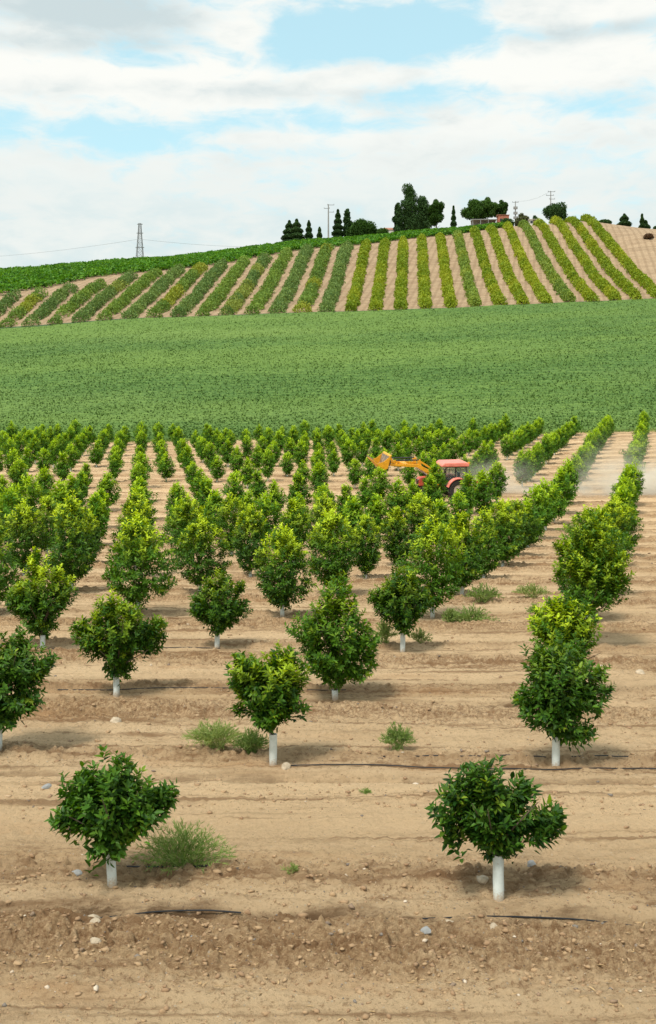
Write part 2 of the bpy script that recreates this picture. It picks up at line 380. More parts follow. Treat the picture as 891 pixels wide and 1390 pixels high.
def crown_mesh(name, H, R, zb, nsh, lps, LL, seed, p=.85, tips=6, ybase=.0, ytop=.35, cx=0.0, squash=.85, wmat=None, lobes=12, gap=.0, tiplen=.3, blobs=None):
    """citrus crown: many short shoots ending near a lumpy envelope, leaves spiralled on each shoot"""
    rng = np.random.default_rng(seed)
    la = rng.uniform(0, 2 * np.pi, lobes); lt = rng.uniform(.1, .95, lobes); lw = rng.uniform(-.45, .5, lobes)
    def env(t, th):
        r = np.maximum(np.sin(np.pi * np.clip(t, .0, 1) ** p), 0) ** .62
        f = np.ones_like(t)
        for a, tt, wgt in zip(la, lt, lw):
            da = np.angle(np.exp(1j * (th - a))); f = f + wgt * np.exp(-(da / .55) ** 2 - ((t - tt) / .2) ** 2)
        return R * r * f
    t = rng.uniform(.02, .97, nsh * 2); th = rng.uniform(0, 2 * np.pi, nsh * 2)
    keep = rng.uniform(size=nsh * 2) < .25 + .75 * env(t, th) / (R * 1.2)
    t = t[keep][:nsh]; th = th[keep][:nsh]; n = len(t)
    rr = env(t, th) * np.where(rng.uniform(size=n) < .72, rng.uniform(.78, 1.06, n), rng.uniform(.2, .8, n))
    E = np.stack([rr * np.cos(th) + cx * t, rr * np.sin(th) * squash, zb + t * (H - zb)], 1)
    D = np.stack([np.cos(th) * (.35 + rr / R), np.sin(th) * (.35 + rr / R), -.1 + 1.7 * t + rng.normal(0, .3, n)], 1) + rng.normal(0, .3, (n, 3))
    D /= np.linalg.norm(D, axis=1, keepdims=True)
    if blobs is not None:      # crown made of leafy masses at given places: (x, z, radius)
        C = np.array([(b[0], rng.uniform(-.45, .45) * max(0, R * .9 - b[2]) if i else 0, b[1], b[2]) for i, b in enumerate(blobs)])
        w_ = C[:, 3] ** 1.8; w_ /= w_.sum(); pk = rng.choice(len(C), n, p=w_)
        u = rng.normal(size=(n, 3)); u /= np.linalg.norm(u, axis=1, keepdims=True)
        q = np.where(rng.uniform(size=n) < .7, rng.uniform(.72, 1.0, n), rng.uniform(.1, .7, n))[:, None]
        E = C[pk, :3] + u * C[pk, 3:4] * q
        E[:, 2] = np.maximum(E[:, 2], zb)
        ctr = np.array([0, 0, zb + .30 * (H - zb)]); o = E - ctr; o /= np.linalg.norm(o, axis=1, keepdims=True)
        D = o * .7 + u * .35 + np.array([0, 0, .45]) + rng.normal(0, .28, (n, 3)); D /= np.linalg.norm(D, axis=1, keepdims=True)
        t = np.clip((E[:, 2] - zb) / (H - zb), 0, 1)
    SL = rng.uniform(.6, 1.3, n) * LL * 2.6
    yg = np.clip(ybase + ytop * np.clip((t - .50) / .3, 0, 1) * (rng.uniform(size=n) < .62) * rng.uniform(.4, 1.3, n), 0, 1)
    yg = np.where(rng.uniform(size=n) < .05, np.maximum(yg, .35), yg)
    if tips:
        tt = rng.uniform(.72, .97, tips); a = rng.uniform(0, 2 * np.pi, tips); r2 = env(tt, a) * rng.uniform(.1, .9, tips)
        l2 = rng.uniform(.6, 1.1, tips) * tiplen
        E2 = np.stack([r2 * np.cos(a) + cx * tt, r2 * np.sin(a) * squash, zb + tt * (H - zb) + l2 * .45], 1)
        D2 = np.stack([np.cos(a) * .25, np.sin(a) * .25, np.ones(tips)], 1) + rng.normal(0, .12, (tips, 3))
        D2 /= np.linalg.norm(D2, axis=1, keepdims=True)
        E = np.concatenate([E, E2]); D = np.concatenate([D, D2]); SL = np.concatenate([SL, l2 * 1.2])
        yg = np.concatenate([yg, np.clip(ytop * rng.uniform(.9, 2.2, tips), 0, 1)]); n += tips
    # leaves
    k = np.tile(np.arange(lps), n); s = np.repeat(np.arange(n), lps)
    f = (k + rng.uniform(-.3, .3, len(k))) / lps
    P = E[s] - D[s] * (SL[s] * (1 - f))[:, None] * 1.0 + rng.normal(0, LL * .12, (len(k), 3))
    A = np.cross(D, rng.normal(size=D.shape)); A /= np.linalg.norm(A, axis=1, keepdims=True); B = np.cross(D, A)
    ph = k * 2.4 + s * 1.7 + rng.uniform(-.4, .4, len(k))
    out = A[s] * np.cos(ph)[:, None] + B[s] * np.sin(ph)[:, None]
    LD = out * .95 + D[s] * (.35 + .75 * f)[:, None] + np.array([0, 0, -.10])
    LN = D[s] * .8 - out * .3 + np.array([0, 0, .55]) + rng.normal(0, .25, out.shape)
    L = LL * rng.uniform(.65, 1.2, len(k)) * (1 - .3 * (f > .85))
    var = np.clip(rng.normal(.45, .27, len(k)) + .25 * (f - .5), 0, 1)
    yo = np.clip(yg[s] * (.4 + .8 * f) + rng.normal(0, .06, len(k)), 0, 1)
    V, Fq, va, yo = leaf_cloud(P, LD, LN, L, L * rng.uniform(.36, .46, len(k)), var, yo)
    return mesh_from(name, V, Fq, (wmat or M_LEAF,), attrs={'var': va, 'young': yo})

class MB:
    def __init__(s): s.v = []; s.f = []
    def add(s, vs, fs):
        b = len(s.v); s.v += [tuple(v) for v in vs]; s.f += [tuple(i + b for i in f) for f in fs]; return s
    def box(s, c, d, rot=None, taper=1.0):
        hx, hy, hz = d[0] / 2, d[1] / 2, d[2] / 2
        vs = []
        for z in (-hz, hz):
            k = taper if z > 0 else 1
            for x, y in ((-hx, -hy), (hx, -hy), (hx, hy), (-hx, hy)):
                v = Vector((x * k, y * k, z)); v = (rot @ v) if rot else v; vs.append(v + Vector(c))
        return s.add(vs, [(3, 2, 1, 0), (4, 5, 6, 7), (0, 1, 5, 4), (1, 2, 6, 5), (2, 3, 7, 6), (3, 0, 4, 7)])
    def tube(s, pts, rad, n=8, cap=True):
        pts = [Vector(p) for p in pts]; rad = rad if isinstance(rad, (list, tuple)) else [rad] * len(pts)
        vs = []; u = None
        for i, p in enumerate(pts):
            d = (pts[min(i + 1, len(pts) - 1)] - pts[max(i - 1, 0)]).normalized()
            if u is None: u = d.orthogonal().normalized()
            else: u = (u - d * u.dot(d)).normalized()
            q = d.cross(u)
            for k in range(n):
                a = 2 * math.pi * k / n; vs.append(p + (u * math.cos(a) + q * math.sin(a)) * rad[i])
        fs = [(i * n + k, i * n + (k + 1) % n, (i + 1) * n + (k + 1) % n, (i + 1) * n + k) for i in range(len(pts) - 1) for k in range(n)]
        if cap: fs += [tuple(range(n - 1, -1, -1)), tuple((len(pts) - 1) * n + k for k in range(n))]
        return s.add(vs, fs)
    def bar(s, a, b, w_, h_):
        a = Vector(a); b = Vector(b); d = b - a; q = d.to_track_quat('X', 'Z').to_matrix()
        return s.box((a + b) / 2, (d.length, w_, h_), q)
    def prism(s, prof, y0, y1, axis='y'):
        n = len(prof)
        vs = [(p[0], y0, p[1]) for p in prof] + [(p[0], y1, p[1]) for p in prof]
        fs = [tuple(range(n)), tuple(range(2 * n - 1, n - 1, -1))] + [(k, k + n, (k + 1) % n + n, (k + 1) % n) for k in range(n)]
        return s.add(vs, fs)
    def mesh(s, name, m, smooth_=False, bevel=0):
        me = bpy.data.meshes.new(name); me.from_pydata([tuple(v) for v in s.v], [], s.f)
        if m: me.materials.append(m)
        if smooth_:
            me.polygons.foreach_set('use_smooth', np.ones(len(me.polygons), bool)); me.set_sharp_from_angle(angle=math.radians(40))
        me.update(); return me
    def obj(s, name, m, parent=None, smooth_=False, bevel=0):
        o = link(name, s.mesh(name, m, smooth_), parent)
        if bevel:
            b = o.modifiers.new('b', 'BEVEL'); b.width = bevel; b.segments = 2; b.limit_method = 'ANGLE'
        return o

def trunk_mesh(name, H, zb, seed, R):
    rng = random.Random(seed); m = MB()
    lean = rng.uniform(-.04, .04)
    top = zb + .12 * (H - zb)
    m.tube([(0, 0, -.06), (lean * .3, 0, .2), (lean, 0, top)], [.03, .026, .022], 7)
    for i in range(7):
        a = i * 0.9 + rng.uniform(-.3, .3) + seed; r = R * rng.uniform(.45, .75); h = zb + (H - zb) * rng.uniform(.35, .8)
        m.tube([(lean, 0, top - .02), (lean + .35 * r * math.cos(a), .35 * r * math.sin(a), top + (h - top) * .4), (r * math.cos(a), r * math.sin(a), h)], [.016, .011, .004], 5)
    return m.mesh(name, M_BARK, True)
def guard_mesh(name, h, r, seed, lean=.0):
    m = MB(); n = 18; vs = []; fs = []
    rng = random.Random(seed); lv = 7
    for i in range(lv):
        z = -.05 + (h + .05) * i / (lv - 1)
        for k in range(n):
            a = 2 * math.pi * k / n; rr = r * (1 + .04 * math.sin(3 * a + seed + i) + rng.uniform(-.015, .015))
            vs.append((rr * math.cos(a) + lean * z, rr * math.sin(a), z))
    for i in range(lv - 1):
        for k in range(n): fs.append((i * n + k, i * n + (k + 1) % n, (i + 1) * n + (k + 1) % n, (i + 1) * n + k))
    b = len(vs)   # inner wall, so that the sleeve has thickness
    for i in (lv - 1, 0):
        for k in range(n):
            x, y, z = vs[i * n + k]; c = lean * z; vs.append(((x - c) * .92 + c, y * .92, z))
    for k in range(n):
        fs.append(((lv - 1) * n + k, (lv - 1) * n + (k + 1) % n, b + (k + 1) % n, b + k)); fs.append((b + k, b + (k + 1) % n, b + n + (k + 1) % n, b + n + k))
    m.add(vs, fs); return m.mesh(name, M_GUARD, True)

def px_ground(px, py):   # photo pixel on the level near field -> x, y
    Y = CAMH * F / (py - 591); return ((px - 445.5) / F * Y, Y)

TREE_GROUP = 'young citrus trees planted in rows'
def make_tree(name, x, y, crown, trunk, guard, rz, label, scale=1.0):
    z = ground(x, y)
    r = empty(name, (x, y, z), rz); r.scale = (scale, scale, scale); tag(r, label, 'tree', TREE_GROUP)
    link('crown', crown, r); link('trunk', trunk, r); link('trunk_guard', guard, r)
    return r

# nearest trees, each with its own crown: px, base y, top y, left, right, guard h, profile p, tips, ytop, label
HERO = [
 (152, 1205, 1022, 62, 250, .37, 1.0, 3, .05, -.02, 'small round dark tree in front left, feathery weed behind its grey guard'),
 (677, 1223, 1035, 580, 776, .42, 1.25, 2, .03, .0, 'heart-shaped dark tree in front right with smooth white trunk guard'),
 (-2, 1023, 852, -72, 72, .38, .95, 3, .12, 0, 'dark tree cut by the left edge with grey guard, in the second row'),
 (371, 1040, 880, 303, 425, .40, .92, 6, .45, 0, 'small tree with pale leaves and yellow tips, beside the green weed patch'),
 (755, 1040, 868, 697, 832, .40, .85, 3, .2, 0, 'dark tree on a white guard at the right, in front of the yellow-tipped tree'),
 (158, 945, 805, 98, 228, .36, .85, 6, .5, 0, 'tree with yellow tips standing alone above the pale stone at left'),
 (455, 950, 790, 388, 518, .12, .80, 7, .28, 0, 'broad pale green tree in the centre, leaves hiding nearly all its trunk'),
 (772, 948, 822, 708, 822, .36, .8, 9, .9, 0, 'tree with bright yellow-green shoots just behind the right white-guarded tree'),
 (58, 882, 745, 3, 105, .36, .85, 8, .9, 0, 'left tree with two bright yellow shoots standing up from its top'),
 (295, 880, 775, 252, 342, .36, .85, 4, .35, 0, 'compact round tree left of centre with one tall thin tip'),
 (547, 885, 768, 500, 592, .40, .85, 5, .4, 0, 'compact tree right of centre with white guard and sparse weeds beside it'),
 (797, 880, 745, 735, 866, .36, .75, 9, .55, 0, 'large tree at right with a long shoot sticking out to the left'),
]
BLOBS = [
 [(150,1092,56),(205,1088,36),(165,1045,24),(88,1102,22),(150,1132,32),(110,1078,32),(168,1028,9),(228,1082,18)],
 [(645,1078,40),(615,1100,32),(690,1112,46),(668,1118,44),(660,1090,34),(735,1104,30),(716,1076,18),(655,1052,24),(675,1150,26),(600,1126,13),(762,1112,12),(612,1072,20),(710,1052,9)],
 [(0,925,60),(35,905,34),(10,880,26),(45,945,22),(-30,900,40),(0,970,34),(60,900,11)],
 [(362,930,44),(335,915,28),(395,915,26),(368,965,28),(402,955,18),(385,892,16),(325,890,12),(318,962,9)],
 [(765,915,50),(730,950,34),(800,930,32),(765,970,34),(790,990,18),(818,905,14),(735,895,26)],
 [(160,860,44),(125,860,28),(200,862,26),(160,905,24),(150,825,22),(180,832,18),(110,848,11),(216,848,11)],
 [(455,865,50),(420,850,30),(490,865,26),(460,815,28),(455,912,28),(490,905,20),(425,895,18),(507,893,9),(463,788,11)],
 [(765,860,45),(745,840,25),(790,850,30),(765,900,30),(768,822,18)],
 [(55,808,38),(30,805,24),(85,795,22),(55,842,22),(45,765,17),(80,768,9),(45,745,7)],
 [(297,820,34),(270,820,16),(325,825,18),(298,795,20),(300,843,18),(330,792,6)],
 [(545,815,36),(520,810,20),(572,815,19),(545,788,22),(548,842,18)],
 [(805,790,42),(780,760,28),(830,770,28),(800,722,26),(840,800,20),(820,742,26),(752,775,9),(765,748,12)]]
NEAR = set()
for i, (px, py, ty, xl, xr, gh, p, tips, yt, cx, lab) in enumerate(HERO):
    x, y = px_ground(px, py); s = F / y
    H = (py - ty) / s; R = (xr - xl) / 2 / s; off = 0; bl = [((a - px) / s, (py - b) / s, c / s * 1.08) for a, b, c in BLOBS[i]]
    zb = min(gh + .0, H * .3) * .82
    nsh = int(170 * (R * 2 * H) ** .9 / 1.9 * 1.7) + 80
    cm = crown_mesh('crown', H, R * .98, zb, nsh, 15, .105, 100 + i, p, tips, .0, yt, 0.0, .9, lobes=14, tiplen=.34 if yt > .1 else .2, blobs=bl, wmat=M_LEAF_DARK if i in (0, 1, 2, 4) else None)
    if off:
        co = np.empty(len(cm.vertices) * 3, np.float32); cm.vertices.foreach_get('co', co); co = co.reshape(-1, 3)
        co[:, 0] += off * np.clip((co[:, 2] - zb) / (H - zb) * 1.3, 0, 1); cm.vertices.foreach_set('co', co.ravel())
    make_tree('citrus_tree', x, y, cm, trunk_mesh('trunk', H, zb, i, R), guard_mesh('trunk_guard', gh + .04, .056 if i else .05, i, -.03 if i == 0 else 0), 0, lab)

# the rest of the lattice
MID = [(crown_mesh('crown', 2.5 + .12 * (i % 4), .78 + .05 * (i % 3), .3, 430, 13, .12, 300 + i, .78 + .05 * (i % 3), 16, .0, 1.0, lobes=18, squash=1.0, tiplen=.5), 2.4, i) for i in range(7)]
FARC = [(crown_mesh('crown', 2.2 + .15 * (i % 4), .62 + .05 * (i % 3), .3, 150, 11, .19, 400 + i, .75 + .06 * (i % 3), 12, .04, .85, wmat=M_LEAF_FAR, lobes=14, squash=1.0, tiplen=.5), 2.3, i) for i in range(7)]
TR = [trunk_mesh('trunk', 2.3, .35, 60 + i, .7) for i in range(3)]
GU = [guard_mesh('trunk_guard', .42, .058, 80 + i) for i in range(3)]
def ordinal(n): return '%d%s' % (n, 'th' if 10 <= n % 100 <= 20 else {1: 'st', 2: 'nd', 3: 'rd'}.get(n % 10, 'th'))
def lattice():
    rng = random.Random(5); out = []
    for j in range(3, 29):
        if j == 15: continue
        row = []
        for k in range(-22, 3):
            Z = W * (2.63 + j if j < 4 else 6.60 + .957 * (j - 4)); kk = -.455 + k
            Y = Z - ROWTILT * W * (kk + 1.6)
            Xc = (895 - 445.5) / F * Y + W * kk
            q_ = .07 if j < 10 else .12; Xc += rng.uniform(-q_, q_); Y += rng.uniform(-.12, .12)
            px = 445.5 + F * Xc / Y
            if px < -38 or px > 935: continue
            if j == 3 and px > -20: continue        # hand-placed
            if rng.random() < (.02 if j < 20 else .05): continue
            row.append((Xc, Y, px))
        out.append((j, sorted(row)))
    return out
rows = lattice(); FARMOST = []
n_tree = len(HERO); rng = random.Random(9)
for j, row in rows:
    for q, (x, y, px) in enumerate(row):
        if j < 15: lab = 'leafy yellow-tipped tree in the %s row from the front, %s from the left' % (ordinal(j + 1), ordinal(q + 1))
        else: lab = 'small green tree in the %s row behind the tractor, %s from the left' % (ordinal(j - 15), ordinal(q + 1))
        lib = MID if j < 9 else FARC
        c = lib[rng.randrange(len(lib))][0]
        sc = rng.uniform(.86, 1.08) * (.98 if j < 9 else 1.07 if j < 15 else 1.0)
        if j in (13, 14) and 500 < px < 600: sc = 1.02
        if j in (11, 12) and 600 <= px < 700: sc = 1.15
        if j == 13 and 640 <= px < 700: x -= 1.75; sc = 1.12
        if j == 14 and 575 < px < 645: sc = 1.1; x -= .55
        if j == 14 and 645 <= px < 720: x -= .6; sc = 1.05
        rz_ = rng.uniform(0, 6.28)
        if j >= 28: FARMOST.append((x, y, ground(x, y), c, TR[q % 3], GU[q % 3], rz_, sc)); continue
        make_tree('citrus_tree', x, y, c, TR[q % 3], GU[q % 3], rz_, lab, sc); n_tree += 1
def farmost():      # the row farthest away, past the 300 nearest trees, as one object
    V = []; Fq = []; va = []; yo = []; nv = 0; TV = []; TF = []; TM = []; 
    for x, y, z, c, tr, gu, a, sc in FARMOST:
        n = len(c.vertices); co = np.empty(n * 3, np.float32); c.vertices.foreach_get('co', co); co = co.reshape(-1, 3) * sc
        R_ = np.array([[math.cos(a), -math.sin(a), 0], [math.sin(a), math.cos(a), 0], [0, 0, 1]])
        lp = np.empty(len(c.loops), np.int32); c.loops.foreach_get('vertex_index', lp)
        V.append(co @ R_.T + [x, y, z]); Fq.append(lp.reshape(-1, 4) + nv); nv += n
        for nm, l in (('var', va), ('young', yo)):
            b = np.empty(n, np.float32); c.attributes[nm].data.foreach_get('value', b); l.append(b)
    mi = [np.zeros(sum(len(f) for f in Fq), int)]
    for x, y, z, c, tr, gu, a, sc in FARMOST:
        for me_, idx in ((tr, 1), (gu, 2)):
            vs = np.array([v.co[:] for v in me_.vertices]) * sc + [x, y, z]
            fs = [list(p.vertices) for p in me_.polygons if len(p.vertices) == 4]
            V.append(vs); Fq.append(np.array(fs) + nv); nv += len(vs); mi.append(np.full(len(fs), idx)); va.append(np.zeros(len(vs))); yo.append(np.zeros(len(vs)))
    me = mesh_from('far_citrus_trees', np.concatenate(V), np.concatenate(Fq), (M_LEAF_FAR, M_BARK, M_GUARD), np.concatenate(mi), attrs={'var': np.concatenate(va), 'young': np.concatenate(yo)})
    tag(link('far_citrus_trees', me), 'farthest citrus trees in the last row before the green crop', 'trees', kind='stuff')
farmost()
import sys; print('TREES', n_tree, len(FARMOST), file=sys.stderr)

# ------------------------------------------------------------------ crop field (one uncountable canopy of low plants)
M_CROP = None
def crop_field():
    m, t, b, _ = mat('crop_leaf')
    P = geo_pos(t); a = N(t, 'ShaderNodeAttribute', attribute_name='var').outputs['Fac']
    big = tex(t, .03, 5, .6, geo_pos(t, (.5, 1.5, 1))); fine = tex(t, 1.6, 5, .7, P)
    col = mixc(t, smooth(t, fine, .34, .66), (.062, .128, .028), (.150, .245, .052))
    col = mixc(t, a, (.075, .145, .028), col)
    ln = N(t, 'ShaderNodeTexWave', wave_type='BANDS', bands_direction='Y'); t.links.new(geo_pos(t, (.10, 1, 0)), ln.inputs[0]); ln.inputs['Scale'].default_value = .17; ln.inputs['Distortion'].default_value = 1.2; ln.inputs['Detail'].default_value = 3
    col = mixc(t, math_node(t, 'MULTIPLY', smooth(t, ln.outputs['Fac'], .45, .95), .7), col, (.052, .118, .022))
    pt = tex(t, .012, 4, .6, geo_pos(t, (.6, 2.2, 1)))
    col = mixc(t, math_node(t, 'MULTIPLY', smooth(t, pt, .46, .62), .3), col, (.20, .29, .055))
    col = mixc(t, math_node(t, 'MULTIPLY', smooth(t, pt, .48, .34), .35), col, (.055, .12, .03))
    col = mixc(t, math_node(t, 'MULTIPLY', smooth(t, big, .45, .7), .35), col, (.17, .25, .06))
    t.links.new(col, b.inputs['Base Color']); b.inputs['Roughness'].default_value = .75; b.inputs['Specular IOR Level'].default_value = .2
    xs = np.arange(-122, 122, .27); ys = [Y_FIELD + .2]
    while ys[-1] < 250.5: ys.append(ys[-1] + .22 + (ys[-1] - 120) * .0009)
    Y, X = np.meshgrid(np.array(ys), xs, indexing='ij')
    X = X + .08 * vnoise(X * 7, Y * 7, 3); Y = Y + .08 * vnoise(X * 5, Y * 9, 4)
    keep = np.abs(X) < .36 * Y + 8
    rw = np.cos(2 * np.pi * (Y + .10 * X + .35 * vnoise(X * .15, Y * .15, 9)) / 1.05)
    pl = vnoise(X * 1.5, Y * 1.3, 51); pl2 = vnoise(X * 3.1, Y * 3.3, 52)
    h = .38 + .10 * rw + .14 * pl + .14 * pl2 + .12 * fbm(X * .1, Y * .2, 55, 3)
    edge = np.clip((Y - Y_FIELD) / .8, 0, 1)
    Z = macro(X, Y) + h * edge * np.clip((251.5 - Y) / 1.2, 0, 1)
    n, mm = Y.shape; idx = np.arange(n * mm).reshape(n, mm)
    Fq = np.stack([idx[:-1, :-1], idx[:-1, 1:], idx[1:, 1:], idx[1:, :-1]], -1).reshape(-1, 4)
    Fq = Fq[keep[:-1, :-1].ravel()]
    var = np.clip(.55 + .9 * (h - .38) / .3, 0, 1)  # low spots darker: shade in the gaps between plants put into the colour
    V = np.stack([X, Y, Z], -1).reshape(-1, 3)
    # leafy tufts standing out of the canopy
    rg = np.random.default_rng(8); nt = 70000
    ty = 121.6 + (250 - 121.6) * rg.uniform(0, 1, nt) ** 1.25; tx = rg.uniform(-1, 1, nt) * (.35 * ty)
    hh = .44 + .1 * rg.uniform(0, 1, nt)
    P = np.stack([tx, ty, macro(tx, ty) + hh * np.clip((ty - 121.3) / .8, .4, 1)], 1)
    V2, F2, v2, _ = quad_cloud(P, rg.uniform(.18, .34, nt), rg, rg.uniform(.45, 1, nt), np.zeros(nt), .8, .7)
    V = np.concatenate([V, V2]); F2 = F2 + n * mm
    me = mesh_from('crop_plants', V, np.concatenate([Fq, F2]), (m,), attrs={'var': np.concatenate([var.ravel(), v2])})
    tag(link('crop_plants', me), 'dense low green crop covering the slope behind the orchard', 'crop field', kind='stuff')
    # rough grassy margin between orchard and crop
    nt = 9000; tx = rg.uniform(-48, 48, nt); ty = 120.3 + rg.uniform(0, 1.6, nt) + .8 * vnoise(tx * .2, tx * 0, 5)
    P = np.stack([tx, ty, macro(tx, ty) + rg.uniform(.02, .3, nt)], 1)
    V2, F2, v2, y2 = quad_cloud(P, rg.uniform(.15, .3, nt), rg, rg.uniform(0, 1, nt), (vnoise(tx * .25, tx * 0 + 3, 6) > .15) * .6 * rg.uniform(0, 1, nt), 1.2, .3)
    me = mesh_from('field_margin', V2, F2, (M_WEED,), attrs={'var': v2, 'young': y2})
    tag(link('field_margin_grass', me), 'rough grass strip where the orchard meets the crop', 'grass', kind='stuff')
crop_field()

# ------------------------------------------------------------------ hedge rows on the hill
M_H1 = leafmat('hedge_green', (.115, .21, .040), (.22, .34, .060), (.40, .38, .03), .6, .2, .2)
M_H2 = leafmat('hedge_yellow', (.12, .22, .014), (.29, .38, .025), (.46, .42, .03), .6, .2, .2)
M_H3 = leafmat('hedge_blue', (.110, .20, .055), (.21, .31, .080), (.34, .36, .05), .6, .2, .2)
def hedges():
    bx = [543.5 - 33.6 * n for n in range(17, 0, -1)] + [543.5, 578, 613, 646, 679, 711, 743, 775, 805, 837, 866, 897]
    for n, b in enumerate(bx):
        rg = np.random.default_rng(900 + n)
        X0 = (b - 445.5) / F * 252; y0 = 252.5
        y1 = float(np.interp(b, [0, 60, 129, 300, 404, 500, 600, 700, 900], [277, 288, 306, 319, 333, 344, 352, 360, 362]))
        if n >= len(bx) - 5: y1 += 4
        a = (560 - 445.5) / F
        if b < 40: y0 = 253
        ln = y1 - y0; npl = int(ln / 1.15)
        s = np.arange(npl) * 1.15 + rg.uniform(-.2, .2, npl) ; py_ = y0 + s; pxx = X0 + a * (py_ - 252) + rg.uniform(-.2, .2, npl)
        miss = rg.uniform(size=npl) < .03; miss[:2] = False
        rad = rg.uniform(1.1, 1.9, npl) * (1.28 if b < 470 else 1); hh = rg.uniform(1.5, 2.7, npl)
        if b < 150: hh *= .95
        if b < 470: miss |= (s > 2) & (s < 5)  if n % 2 else (s > 3) & (s < 4)
        hueflip = vnoise(py_ * .12, py_ * 0 + n * 3.3, 77)
        Ps = []; va = []; yo = []; 
        for i in range(npl):
            if miss[i]: continue
            kq = 170
            u = rg.normal(size=(kq, 3)); u /= np.linalg.norm(u, axis=1, keepdims=True); u[:, 2] = np.abs(u[:, 2])
            rr = rg.uniform(.75, 1.05, kq)
            q = np.stack([pxx[i] + u[:, 0] * rad[i] * rr, py_[i] + u[:, 1] * rad[i] * rr * .85, .1 + u[:, 2] * hh[i] * rr], 1)
            q[:, 2] += macro(np.full(kq, pxx[i]), q[:, 1])
            Ps.append(q); va.append(np.clip(rg.normal(.5 + hueflip[i] * .7 + rg.normal(0, .16), .22, kq), 0, 1))
            base = .12 + .5 * max(hueflip[i], 0) if b > 460 else .0
            if b < 460 and (n % 3 == 1) and hueflip[i] > .05: base = .5
            yo.append(np.clip(rg.normal(base, .12, kq), 0, 1))
        P = np.concatenate(Ps); va = np.concatenate(va); yo = np.concatenate(yo)
        V, Fq, va, yo = quad_cloud(P, rg.uniform(.36, .66, len(P)), rg, va, yo, 1.2, .5)
        m = (M_H3, M_H1)[n % 2] if b < 470 else (M_H2 if n not in (20, 24) else M_H1)
        me = mesh_from('hedge_row', V, Fq, (m,), attrs={'var': va, 'young': yo})
        tone = 'grey-green' if b < 470 else 'yellow-green'
        if b < 470: lab = '%s planted hedge row on the left hillside, %s from the left end' % (tone, ordinal(n + 1))
        else: lab = '%s planted hedge row running up the hillside, %s from the right end' % (tone, ordinal(len(bx) - n))
        tag(link('hedge_row', me), lab, 'hedge row', 'hedge rows running up the hill')
hedges()
def dark_vines():
    rg = np.random.default_rng(44)
    m = leafmat('vine_leaf', (.020, .090, .010), (.105, .31, .014), (.22, .42, .03), .55, .25, .3)
    N_ = 150000
    tx = rg.uniform(-260, 690, N_); 
    lo = np.interp(tx, [-260, 0, 60, 129, 215, 320, 404, 500, 560, 600, 690], [268, 277, 287, 304, 312, 320, 332, 347, 355, 358, 366])
    hi = np.interp(tx, [-260, 0, 200, 445, 600, 690], [352, 352, 356, 378, 382, 380])
    ty = lo + (hi - lo) * rg.uniform(0, 1, N_)
    row = np.round((ty + .0) / 2.8) * 2.8           # rows across the slope
    ty = row + rg.normal(0, .55, N_)
    X = (tx - 445.5) / F * ty
    top = 1.5 + .45 * vnoise(X * .55, ty * .5, 7) * 2
    z = macro(X, ty) + rg.uniform(.15, 1, N_) ** .7 * top
    P = np.stack([X, ty, z], 1)
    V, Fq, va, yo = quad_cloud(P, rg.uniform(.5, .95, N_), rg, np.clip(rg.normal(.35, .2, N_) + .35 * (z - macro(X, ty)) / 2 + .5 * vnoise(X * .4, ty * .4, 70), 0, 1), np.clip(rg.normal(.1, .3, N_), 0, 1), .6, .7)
    me = mesh_from('vineyard', V, Fq, (m,), attrs={'var': va, 'young': yo})
    tag(link('vineyard', me), 'dark green mass of vines covering the top of the hill', 'vineyard', kind='stuff')
dark_vines()

